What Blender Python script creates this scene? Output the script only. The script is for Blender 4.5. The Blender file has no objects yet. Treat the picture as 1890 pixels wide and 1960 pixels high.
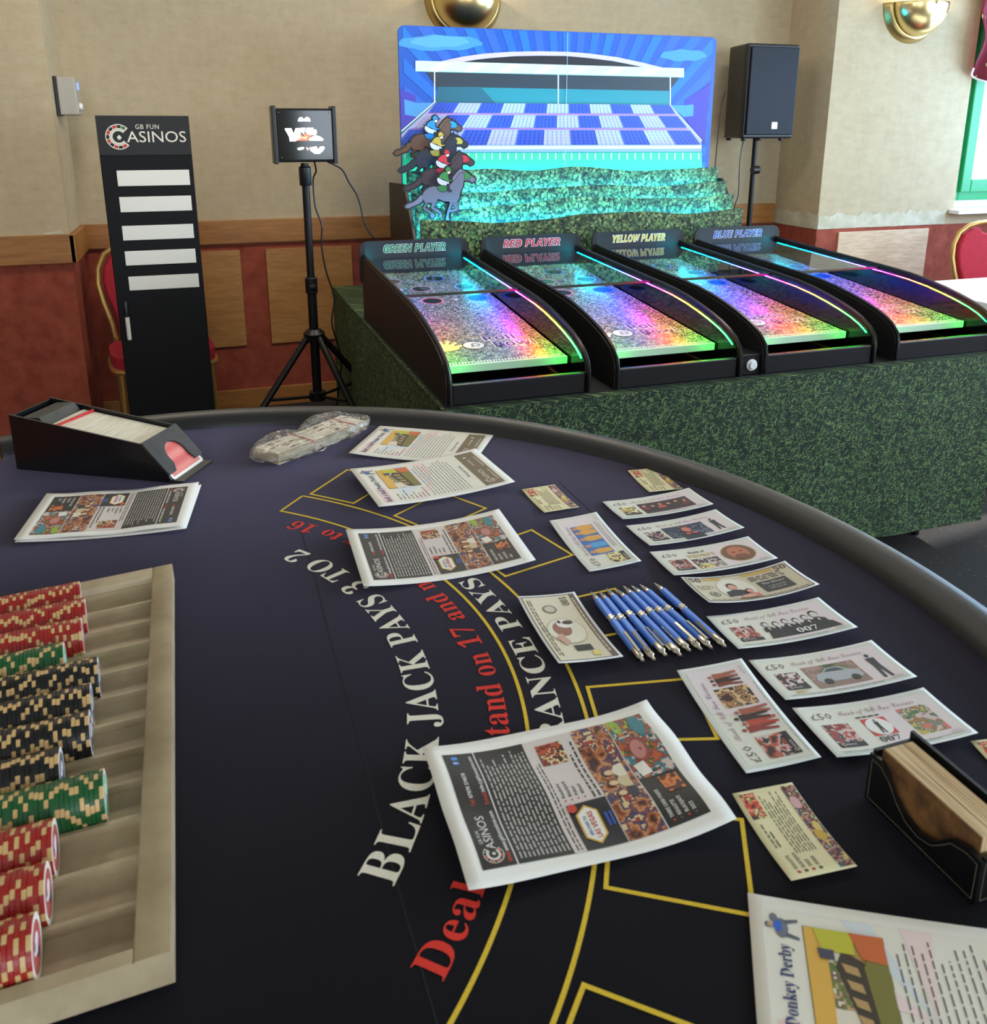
import bpy, math, random
from mathutils import Vector, Matrix, noise
from mathutils.geometry import tessellate_polygon
R=math.radians; PI=math.pi
S=bpy.context.scene; COL=S.collection
# ---------------------------------------------------------------- camera
cam_d=bpy.data.cameras.new('camera'); cam=bpy.data.objects.new('camera',cam_d); COL.objects.link(cam); S.camera=cam
cam_d.sensor_fit='VERTICAL'; cam_d.sensor_height=24; cam_d.lens=1641/1960*24; cam_d.shift_y=-280/1960
cam_d.clip_start=.02; cam_d.clip_end=200
cam.location=(0,0,1.413); cam.rotation_euler=(R(90-15.363),0,R(-18.7))
cam_d.dof.use_dof=True; cam_d.dof.focus_distance=2.0; cam_d.dof.aperture_fstop=11
# ---------------------------------------------------------------- colour
S.view_settings.view_transform='Standard'; S.view_settings.look='None'; S.view_settings.gamma=1
S.view_settings.use_curve_mapping=False; S.view_settings.exposure=0.32
# ---------------------------------------------------------------- world: bright overcast daylight outside
W=bpy.data.worlds.new('daylight'); S.world=W; W.use_nodes=True
bg=W.node_tree.nodes['Background']; bg.inputs[0].default_value=(.86,.93,1,1); bg.inputs[1].default_value=2.4
def area(name,loc,rot,sx,sy,power,col,spread=180):
    l=bpy.data.lights.new(name,'AREA'); l.shape='RECTANGLE'; l.size=sx; l.size_y=sy; l.energy=power; l.color=col; l.spread=R(spread)
    o=bpy.data.objects.new(name,l); COL.objects.link(o); o.location=loc; o.rotation_euler=rot; return o
# daylight entering through the windows of the right-hand wall, and of the wall behind the camera
for y,p,c in ((-.9,62,(.7,.85,1)),(1.0,66,(.58,.8,1)),(3.22,40,(.34,.62,1))): area('window_daylight',(5.06,y,1.62),(0,R(90),0),1.25,1.3,p,c)
area('window_daylight',(4.72,4.13,1.5),(R(-90),0,0),.7,1.0,12,(.85,.93,1))
for x in (-.9,1.9): area('window_daylight',(x,-3.12,1.7),(R(90),0,0),1.5,1.3,30,(.72,.86,1))
# warm fill lamps added under the ceiling to brighten back wall and pillar side
for x,p in ((-.2,10),(1.1,13),(2.5,8)): area('ceiling_fill_lamp',(x,3.0,2.58),(0,0,0),.4,.4,p,(1,.88,.70))
# low sun through the window nearest the white-clothed table
sun_d=bpy.data.lights.new('sun','SUN'); sun_d.energy=6; sun_d.angle=R(1.5); sun_d.color=(1,.97,.92); sun=bpy.data.objects.new('sun',sun_d); COL.objects.link(sun)
sun.rotation_euler=Vector((1.6,.25,1.05)).to_track_quat('Z','Y').to_euler()
# ---------------------------------------------------------------- helpers
def lin(c): return tuple((v/255/12.92 if v/255<=.04045 else ((v/255+.055)/1.055)**2.4) for v in c)
def lin4(c): return lin(c)+(1,)
def mat(name,col=(128,128,128),rough=.5,metal=0,**k):
    m=bpy.data.materials.new(name); m.use_nodes=True; b=m.node_tree.nodes['Principled BSDF']
    b.inputs['Base Color'].default_value=lin4(col); b.inputs['Roughness'].default_value=rough; b.inputs['Metallic'].default_value=metal
    for a,v in k.items(): b.inputs[a.replace('_',' ')].default_value=v
    m['b']=1; return m
def nt(m): return m.node_tree,m.node_tree.nodes['Principled BSDF']
def N(t,kind,**k):
    n=t.nodes.new('ShaderNode'+kind)
    for a,v in k.items():
        if a in n.inputs: n.inputs[a].default_value=v
        else: setattr(n,a,v)
    return n
def coord(t,kind='Object',scale=(1,1,1),rot=(0,0,0),loc=(0,0,0)):
    c=N(t,'TexCoord'); mp=N(t,'Mapping'); mp.inputs['Scale'].default_value=scale; mp.inputs['Rotation'].default_value=rot; mp.inputs['Location'].default_value=loc
    t.links.new(c.outputs[kind],mp.inputs[0]); return mp.outputs[0]
def ramp(t,fac,stops):
    r=N(t,'ValToRGB'); e=r.color_ramp.elements
    while len(e)<len(stops): e.new(.5)
    for i,(p,c) in enumerate(stops): e[i].position=p; e[i].color=lin4(c)
    t.links.new(fac,r.inputs[0]); return r.outputs[0]
def mixc(t,a,b,fac,mode='MIX'):
    m=N(t,'Mix',data_type='RGBA',blend_type=mode)
    for s,v in ((0,fac),(6,a),(7,b)):
        if isinstance(v,bpy.types.NodeSocket): t.links.new(v,m.inputs[s])
        else: m.inputs[s].default_value=v if s==0 else (lin4(v) if len(v)==3 else v)
    return m.outputs[2]
def bump(t,b,h,strength=.2,dist=.002):
    bm_=N(t,'Bump',Strength=strength,Distance=dist); t.links.new(h,bm_.inputs['Height']); t.links.new(bm_.outputs[0],b.inputs['Normal'])
def noi(t,v,scale,detail=4,rough=.6,dist=0):
    n=N(t,'TexNoise',Scale=scale,Detail=detail,Roughness=rough,Distortion=dist); t.links.new(v,n.inputs['Vector']); return n.outputs['Fac']
def noisy(name,c1,c2,scale,rough=.6,stretch=(1,1,1),bs=.1,lo=.35,hi=.65,detail=5,**k):
    m=mat(name,c1,rough,**k); t,b=nt(m); f=noi(t,coord(t,scale=stretch),scale,detail)
    t.links.new(ramp(t,f,[(lo,c1),(hi,c2)]),b.inputs['Base Color'])
    if bs: bump(t,b,f,bs)
    return m
# --- mesh builder: one mesh per part, optional per-face colour for printed matter
class MB:
    def __init__(s): s.v=[];s.f=[];s.m=[];s.c=[]
    def vert(s,p): s.v.append(tuple(p)); return len(s.v)-1
    def face(s,idx,mi=0,col=None): s.f.append(tuple(idx)); s.m.append(mi); s.c.append(col)
    def poly(s,pts,mi=0,col=None):
        b=len(s.v); s.v+= [tuple(p) for p in pts]; s.face(range(b,b+len(pts)),mi,col)
    def box(s,lo,hi,mi=0,bev=0,M=None,col=None):
        x0,y0,z0=lo;x1,y1,z1=hi
        if bev<=0:
            P=[(x0,y0,z0),(x1,y0,z0),(x1,y1,z0),(x0,y1,z0),(x0,y0,z1),(x1,y0,z1),(x1,y1,z1),(x0,y1,z1)]
            F=[(0,3,2,1),(4,5,6,7),(0,1,5,4),(1,2,6,5),(2,3,7,6),(3,0,4,7)]
        else:
            import bmesh
            bm=bmesh.new(); bmesh.ops.create_cube(bm,size=1)
            for v in bm.verts: v.co=Vector(((x0+x1)/2+v.co.x*(x1-x0),(y0+y1)/2+v.co.y*(y1-y0),(z0+z1)/2+v.co.z*(z1-z0)))
            bmesh.ops.bevel(bm,geom=bm.edges[:],offset=bev,segments=2,affect='EDGES',profile=.5)
            bm.verts.index_update(); P=[tuple(v.co) for v in bm.verts]; F=[tuple(v.index for v in f.verts) for f in bm.faces]; bm.free()
        b=len(s.v)
        for p in P: s.v.append(tuple(M@Vector(p)) if M else p)
        for f in F: s.face([b+i for i in f],mi,col)
        return s
    def lathe(s,prof,n=24,M=None,mi=0,a0=0,a1=2*PI,col=None,cap=False):
        full=abs(a1-a0-2*PI)<1e-6; k=n if full else n+1; b=len(s.v)
        for i in range(k):
            a=a0+(a1-a0)*i/n
            for r,z in prof:
                p=Vector((r*math.cos(a),r*math.sin(a),z)); s.v.append(tuple(M@p) if M else tuple(p))
        L=len(prof)
        for i in range(n):
            j=(i+1)%k
            for q in range(L-1): s.face((b+i*L+q,b+j*L+q,b+j*L+q+1,b+i*L+q+1),mi,col)
        if cap:
            s.face([b+i*L for i in range(k)][::-1],mi,col); s.face([b+i*L+L-1 for i in range(k)],mi,col)
        return s
    def tube(s,pts,r,n=10,mi=0,closed=False,caps=True,col=None,sq=None):
        pts=[Vector(p) for p in pts]; L=len(pts); b=len(s.v)
        rr=r if isinstance(r,(list,tuple)) else [r]*L
        up=None
        for i,p in enumerate(pts):
            a=pts[(i-1)%L] if (closed or i) else p; c=pts[(i+1)%L] if (closed or i<L-1) else p
            t=(c-a).normalized()
            if up is None: up=Vector((0,0,1)) if abs(t.z)<.9 else Vector((1,0,0))
            x=up.cross(t).normalized(); y=t.cross(x).normalized(); up=y
            for q in range(n):
                an=2*PI*q/n
                s.v.append(tuple(p+x*(rr[i]*math.cos(an))+y*((rr[i]*(sq or 1))*math.sin(an))))
        for i in range(L if closed else L-1):
            j=(i+1)%L
            for q in range(n): s.face((b+i*n+q,b+i*n+(q+1)%n,b+j*n+(q+1)%n,b+j*n+q),mi,col)
        if caps and not closed:
            s.face([b+q for q in range(n)][::-1],mi,col); s.face([b+(L-1)*n+q for q in range(n)],mi,col)
        return s
    def prism(s,poly,f0,f1,mi=0,col=None):   # poly 2D, f0/f1 map 2D -> 3D for front and back
        n=len(poly); b=len(s.v)
        s.v+=[tuple(f0(*p)) for p in poly]+[tuple(f1(*p)) for p in poly]
        for t in tessellate_polygon([[Vector((p[0],p[1],0)) for p in poly]]):
            s.face((b+t[0],b+t[1],b+t[2]),mi,col); s.face((b+n+t[2],b+n+t[1],b+n+t[0]),mi,col)
        for i in range(n): s.face((b+i,b+(i+1)%n,b+n+(i+1)%n,b+n+i),mi,col)
        return s
    def flat(s,poly,fn,mi=0,col=None):
        b=len(s.v); s.v+=[tuple(fn(*p)) for p in poly]
        for t in tessellate_polygon([[Vector((p[0],p[1],0)) for p in poly]]): s.face([b+i for i in t],mi,col)
    def build(s,name,mats,parent=None,smooth=False,loc=None,recalc=True):
        me=bpy.data.meshes.new(name); me.from_pydata(s.v,[],s.f)
        if not isinstance(mats,(list,tuple)): mats=[mats]
        for m_ in mats: me.materials.append(m_)
        me.polygons.foreach_set('material_index',s.m)
        if any(c is not None for c in s.c):
            at=me.color_attributes.new('Col','FLOAT_COLOR','CORNER'); vals=[]
            for p in me.polygons:
                c=s.c[p.index] or (255,255,255); q=lin4(c)
                for _ in range(p.loop_total): vals+=q
            at.data.foreach_set('color',vals)
        if recalc:
            import bmesh
            bm=bmesh.new(); bm.from_mesh(me); bmesh.ops.recalc_face_normals(bm,faces=bm.faces[:]); bm.to_mesh(me); bm.free()
        if smooth:
            me.polygons.foreach_set('use_smooth',[True]*len(me.polygons))
            try: me.set_sharp_from_angle(angle=R(38 if smooth is True else smooth))
            except Exception: pass
        o=bpy.data.objects.new(name,me); COL.objects.link(o)
        if loc is not None: o.location=loc
        if parent: o.parent=parent
        return o
def tag(o,label=None,cat=None,group=None,kind=None):
    if label: o['label']=label
    if cat: o['category']=cat
    if group: o['group']=group
    if kind: o['kind']=kind
    return o
def thing(name,label,cat,loc=(0,0,0),rz=0,group=None):
    o=bpy.data.objects.new(name,None); COL.objects.link(o); o.location=loc; o.rotation_euler=(0,0,rz); o.empty_display_size=.05
    return tag(o,label,cat,group)
def struct(o,label=None): return tag(o,label,None,None,'structure')
def T(x,y,z): return Matrix.Translation((x,y,z))
def RX(a): return Matrix.Rotation(R(a),4,'X')
def RY(a): return Matrix.Rotation(R(a),4,'Y')
def RZ(a): return Matrix.Rotation(R(a),4,'Z')
# --- lettering: glyph outlines of Blender's own built-in font
_tc={}
def styled(tx,st):
    if st=='plain': return tx
    A,a,d={'serif':(0x1D400,0x1D41A,0x1D7CE),'script':(0x1D4D0,0x1D4EA,0x1D7CE),'ital':(0x1D468,0x1D482,0x1D7CE),'sansbi':(0x1D63C,0x1D656,0x1D7EC),'sansb':(0x1D5D4,0x1D5EE,0x1D7EC)}[st]
    o=''
    for ch in tx:
        if 'A'<=ch<='Z': o+=chr(A+ord(ch)-65)
        elif 'a'<=ch<='z': o+=chr(a+ord(ch)-97)
        elif '0'<=ch<='9': o+=chr(d+ord(ch)-48)
        else: o+=ch
    return o
def glyphs(tx,st='plain',res=2,off=0,space=1.0,shear=0):
    k=(tx,st,res,off,space,shear)
    if k in _tc: return _tc[k]
    c=bpy.data.curves.new('tmp','FONT'); c.body=styled(tx,st); c.resolution_u=res; c.offset=off; c.space_character=space; c.shear=shear; c.size=1; c.fill_mode='FRONT'
    o=bpy.data.objects.new('tmp',c); COL.objects.link(o); bpy.context.view_layer.update()
    me=o.evaluated_get(bpy.context.evaluated_depsgraph_get()).to_mesh()
    V=[(v.co.x,v.co.y) for v in me.vertices]; F=[tuple(p.vertices) for p in me.polygons]
    o.to_mesh_clear(); bpy.data.objects.remove(o); bpy.data.curves.remove(c)
    xs=[v[0] for v in V] or [0,1]; x0,x1=min(xs),max(xs)
    r=([(x-x0,y) for x,y in V],F,x1-x0); _tc[k]=r; return r
def text(mb,tx,fn,height=None,width=None,st='plain',mi=0,col=None,res=2,off=0,space=1.0,shear=0,align='L',cap=.69):
    """fn(u,v)->3D ; height = cap height ; width squeezes/stretches the run"""
    V,F,w=glyphs(tx,st,res,off,space,shear)
    if off: w=glyphs(tx,st,res,0,space,shear)[2]; V=[(x-off,y) for x,y in V]
    sy=height/cap if height else width/w; sx=width/w if width else sy
    ox={'L':0,'C':-w*sx/2,'R':-w*sx}[align]; b=len(mb.v)
    mb.v+=[tuple(fn(x*sx+ox,y*sy)) for x,y in V]
    for f in F: mb.face([b+i for i in f],mi,col)
# ---------------------------------------------------------------- materials
M={}
m=M['paper_wall']=mat('linen_wallpaper',(196,180,150),.9); t,b=nt(m)
f1=noi(t,coord(t,scale=(1,1,.35)),26,6,.7); f2=noi(t,coord(t,scale=(.4,.4,1)),30,6,.7); f3=noi(t,coord(t),2.2,3)
cc=mixc(t,ramp(t,f1,[(.3,(190,173,142)),(.7,(210,195,167))]),ramp(t,f2,[(.3,(187,170,140)),(.7,(214,201,173))]),.5)
cc=mixc(t,cc,ramp(t,f3,[(.3,(205,192,165)),(.7,(225,215,195))]),.35,'MULTIPLY'); t.links.new(cc,b.inputs['Base Color']); bump(t,b,f1,.15)
M['red_wall']=noisy('terracotta_wallpaper',(128,52,34),(166,80,58),14,.85,bs=.1,lo=.3,hi=.7)
def wood(name,c1,c2,c3,sc=1,rot=(0,0,0),rough=.45,axis='Z'):
    m=mat(name,c1,rough); t,b=nt(m); v=coord(t,scale={'X':(.12,1,1),'Z':(1,1,.12)}[axis],rot=rot)
    f=noi(t,v,22*sc,6,.65,.6); g=noi(t,v,90*sc,3,.6)
    c=ramp(t,f,[(.25,c1),(.5,c2),(.75,c3)]); c=mixc(t,c,ramp(t,g,[(.35,(200,190,180)),(.65,(255,255,255))]),.5,'MULTIPLY')
    t.links.new(c,b.inputs['Base Color']); bump(t,b,g,.05); return m
M['rail_wood']=wood('oak_rail',(150,98,46),(172,116,58),(186,132,70),axis='X')
M['panel_wood']=wood('oak_panel',(164,112,58),(182,130,72),(194,146,86),axis='X')
M['pale_wood']=wood('pale_panel',(214,184,150),(226,198,166),(233,208,178),axis='X')
m=M['carpet']=mat('dark_carpet',(44,38,36),.95); t,b=nt(m)
vo=N(t,'TexVoronoi',Scale=26,Randomness=.25); t.links.new(coord(t,rot=(0,0,.5)),vo.inputs['Vector'])
f=noi(t,coord(t),160,3); c=ramp(t,f,[(.3,(24,21,21)),(.7,(48,43,40))])
c=mixc(t,c,(104,96,86),ramp(t,vo.outputs['Distance'],[(.0,(255,255,255)),(.12,(0,0,0))])); t.links.new(c,b.inputs['Base Color'])
M['ceiling']=noisy('ceiling_paint',(226,220,206),(236,231,220),8,.9)
M['plaster']=noisy('torn_backing_paper',(186,178,150),(212,206,184),12,.9,bs=.2)
M['white']=mat('white_gloss_paint',(236,238,236),.4)
M['green_frame']=mat('green_painted_frame',(34,150,92),.35)
M['black']=noisy('black_melamine',(6,6,7),(9,9,10),60,.5,bs=.02,Specular_IOR_Level=.25)
M['matt_black']=noisy('matt_black_board',(17,17,17),(23,22,21),90,.5,bs=.05)
M['satin_black']=mat('satin_black_plastic',(22,22,25),.35)
M['gloss_black']=mat('gloss_black_acrylic',(9,9,10),.09)
M['metal_black']=mat('black_powder_coated_metal',(17,17,19),.4,.3)
M['gold']=mat('gold_painted_tube',(196,158,92),.32,.65)
M['brass']=mat('polished_brass',(232,206,144),.27,1)
M['brass_dull']=mat('tarnished_brass',(196,170,112),.35,1)
M['red_cloth']=noisy('red_fabric',(158,22,40),(180,34,54),120,.85,bs=.15)
M['white_cloth']=noisy('white_tablecloth',(228,230,232),(240,241,243),20,.8,bs=.05)
M['chrome']=mat('chrome',(205,205,205),.15,1)
M['glass']=None
def thin_glass(name,tint,base=.04,rough=.02):
    m=bpy.data.materials.new(name); m.use_nodes=True; t=m.node_tree; t.nodes.clear()
    o=N(t,'OutputMaterial'); tr=N(t,'BsdfTransparent'); tr.inputs[0].default_value=tint+(1,); gl=N(t,'BsdfGlossy',Roughness=rough); fr=N(t,'Fresnel'); ge=N(t,'NewGeometry'); ma=N(t,'Math',operation='MULTIPLY_ADD'); t.links.new(ge.outputs['Backfacing'],ma.inputs[0]); ma.inputs[1].default_value=1/1.52-1.52; ma.inputs[2].default_value=1.52; t.links.new(ma.outputs[0],fr.inputs[0])
    mx=N(t,'MixShader'); ad=N(t,'Math',operation='ADD',use_clamp=True); ad.inputs[1].default_value=base
    t.links.new(fr.outputs[0],ad.inputs[0]); t.links.new(ad.outputs[0],mx.inputs[0]); t.links.new(tr.outputs[0],mx.inputs[1]); t.links.new(gl.outputs[0],mx.inputs[2]); t.links.new(mx.outputs[0],o.inputs[0]); return m
M['glass']=thin_glass('clear_sheet_glass',(.93,.96,.95),.05)
M['window_glass']=thin_glass('window_pane_glass',(.97,.98,.98),.02)
M['bag']=thin_glass('clear_polythene',(.97,.97,.97),.07,.14)
def printed(name,rough=.6,**k):
    m=mat(name,(255,255,255),rough,**k); t,b=nt(m); a=N(t,'Attribute',attribute_name='Col'); t.links.new(a.outputs['Color'],b.inputs['Base Color']); return m
M['print']=printed('printed_paper',.55)
M['board_print']=printed('printed_display_board',.42)
def emis(name,col,strength):
    m=mat(name,col,.5); t,b=nt(m); b.inputs['Emission Color'].default_value=lin4(col); b.inputs['Emission Strength'].default_value=strength; return m
def blades(name,dark,mid,light,scale,rough=.7,plane='xy',stretch=8,lo=.15,hi=.21):
    """printed grass: short crossing light strokes on a dark ground"""
    m=mat(name,dark,rough); t,b=nt(m); base=coord(t); sx=N(t,'SeparateXYZ'); t.links.new(base,sx.inputs[0]); cb=N(t,'CombineXYZ')
    if plane=='xz':
        ad=N(t,'Math',operation='ADD'); t.links.new(sx.outputs[0],ad.inputs[0]); t.links.new(sx.outputs[1],ad.inputs[1]); t.links.new(ad.outputs[0],cb.inputs[0]); t.links.new(sx.outputs[2],cb.inputs[1])
    else: t.links.new(sx.outputs[0],cb.inputs[0]); t.links.new(sx.outputs[1],cb.inputs[1])
    base=cb.outputs[0]; cur=ramp(t,noi(t,base,scale*.8,3),[(.3,dark),(.7,mid)])
    for k,(sc,an) in enumerate(((1,.4),(1.17,1.3),(.9,2.3),(1.1,.05),(1.05,2.8),(.85,1.8))):
        mv=N(t,'Mapping'); mv.inputs['Location'].default_value=(k*3.1,k*1.7,0); t.links.new(base,mv.inputs[0])
        nn=N(t,'TexNoise',Scale=scale*1.3,Detail=1.5); t.links.new(mv.outputs[0],nn.inputs['Vector'])
        vm=N(t,'VectorMath',operation='MULTIPLY_ADD'); t.links.new(nn.outputs['Color'],vm.inputs[0]); vm.inputs[1].default_value=(.28/scale,.28/scale,0); t.links.new(mv.outputs[0],vm.inputs[2])
        r_=N(t,'Mapping'); r_.inputs['Rotation'].default_value=(0,0,an); t.links.new(vm.outputs[0],r_.inputs[0])
        r2=N(t,'Mapping'); r2.inputs['Scale'].default_value=(1,stretch,1); t.links.new(r_.outputs[0],r2.inputs[0])
        vo=N(t,'TexVoronoi',Scale=scale*sc,Randomness=1); vo.voronoi_dimensions='2D'; t.links.new(r2.outputs[0],vo.inputs['Vector'])
        col=ramp(t,vo.outputs['Color'],[(.2,mid),(.8,light)]); cur=mixc(t,cur,col,ramp(t,vo.outputs['Distance'],[(lo,(255,255,255)),(hi,(0,0,0))]))
    t.links.new(cur,b.inputs['Base Color']); return m
M['grass_cloth']=blades('grass_print_cloth',(9,22,16),(30,52,32),(126,158,92),19,.75,'xz',8,.10,.16)
M['grass_plate']=blades('playfield_grass_print',(40,46,42),(100,106,100),(205,212,200),22,.24)
m=M['hedge']=mat('hedge_leaf_print',(60,100,50),.55); t,b=nt(m)
v=coord(t); nn=N(t,'TexNoise',Scale=30,Detail=3); t.links.new(v,nn.inputs['Vector']); vm=N(t,'VectorMath',operation='MULTIPLY_ADD'); t.links.new(nn.outputs['Color'],vm.inputs[0]); vm.inputs[1].default_value=(.03,.03,.03); t.links.new(v,vm.inputs[2])
cur=None
for sc_,lo_ in ((58,.0),(92,.0)):
    vo=N(t,'TexVoronoi',Scale=sc_); t.links.new(vm.outputs[0],vo.inputs['Vector'])
    leaf=ramp(t,vo.outputs['Color'],[(.1,(46,92,58)),(.45,(100,150,92)),(.75,(164,194,120)),(.95,(214,226,156))]); ed=ramp(t,vo.outputs['Distance'],[(.42,(255,255,255)),(.62,(26,34,30))])
    leaf=mixc(t,leaf,ed,1,'MULTIPLY'); cur=leaf if cur is None else mixc(t,cur,leaf,.5)
n2=noi(t,v,11,3,.6); cur=mixc(t,cur,ramp(t,n2,[(.35,(120,130,120)),(.65,(255,255,255))]),.8,'MULTIPLY'); t.links.new(cur,b.inputs['Base Color'])
m=M['rim']=mat('grey_black_leatherette',(36,35,34),.44,Specular_IOR_Level=.5); t,b=nt(m); bump(t,b,noi(t,coord(t),420,4),.22,.001)
m=M['felt']=mat('dark_violet_felt',(22,18,27),.85,Specular_IOR_Level=.15); t,b=nt(m)
b.inputs['Sheen Weight'].default_value=.95; b.inputs['Sheen Roughness'].default_value=.32; b.inputs['Sheen Tint'].default_value=lin4((200,184,226))
f=noi(t,coord(t),700,3,.8); g=noi(t,coord(t),5,4); c=ramp(t,f,[(.3,(4,4,5)),(.62,(9,8,10)),(.8,(44,41,48))]); c=mixc(t,c,ramp(t,g,[(.3,(190,190,190)),(.7,(255,255,255))]),.7,'MULTIPLY')
t.links.new(c,b.inputs['Base Color']); bump(t,b,f,.25,.0006)
M['felt_white']=noisy('white_felt_print',(222,214,196),(236,230,214),600,.9)
M['felt_red']=noisy('red_felt_print',(212,44,30),(226,56,40),600,.9)
M['felt_yellow']=noisy('yellow_felt_print',(214,178,40),(232,198,60),600,.9)
M['tray']=noisy('worn_beige_plastic',(150,130,100),(184,166,132),16,.5,bs=.15,lo=.3,hi=.7)
m=M['leather']=mat('black_stitched_leather',(15,14,15),.38); t,b=nt(m); bump(t,b,noi(t,coord(t),300,4),.25,.001)
M['thread']=mat('grey_thread',(120,112,90),.8)
M['shoe']=mat('black_acrylic',(14,14,15),.3)
M['shoe_matt']=noisy('scuffed_black_acrylic',(40,40,40),(54,54,54),40,.5,bs=.04)
m=M['card_edges']=mat('stacked_card_edges',(232,222,196),.7); t,b=nt(m)
v=coord(t,scale=(1,.02,.02)); f=noi(t,v,900,2); t.links.new(ramp(t,f,[(.3,(196,184,156)),(.6,(240,232,210))]),b.inputs['Base Color'])
m=M['old_card_edges']=mat('aged_card_edges',(200,170,130),.7); t,b=nt(m)
v=coord(t,scale=(1,.02,.02)); f=noi(t,v,420,2); t.links.new(ramp(t,f,[(.3,(146,108,66)),(.5,(206,176,132)),(.7,(226,202,162))]),b.inputs['Base Color'])
m=M['card_back']=mat('red_card_back',(200,60,60),.4); t,b=nt(m)
ck=N(t,'TexChecker',Scale=420); t.links.new(coord(t,rot=(0,0,.785)),ck.inputs['Vector']); ck.inputs['Color1'].default_value=lin4((206,52,56)); ck.inputs['Color2'].default_value=lin4((238,150,140)); t.links.new(ck.outputs['Color'],b.inputs['Base Color'])
M['card_white']=mat('white_card_stock',(240,236,226),.45)
M['red_card']=mat('red_cut_card',(196,44,44),.35)
M['pen_blue']=mat('metallic_blue_barrel',(82,132,222),.32,.2)
M['silver']=mat('silver_plated_metal',(190,184,172),.22,1)
M['band']=mat('red_rubber_band',(190,50,60),.5)
M['note_edges']=noisy('bundled_note_edges',(150,134,108),(206,192,164),8,.8,stretch=(.1,.1,40),bs=.2)
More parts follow.
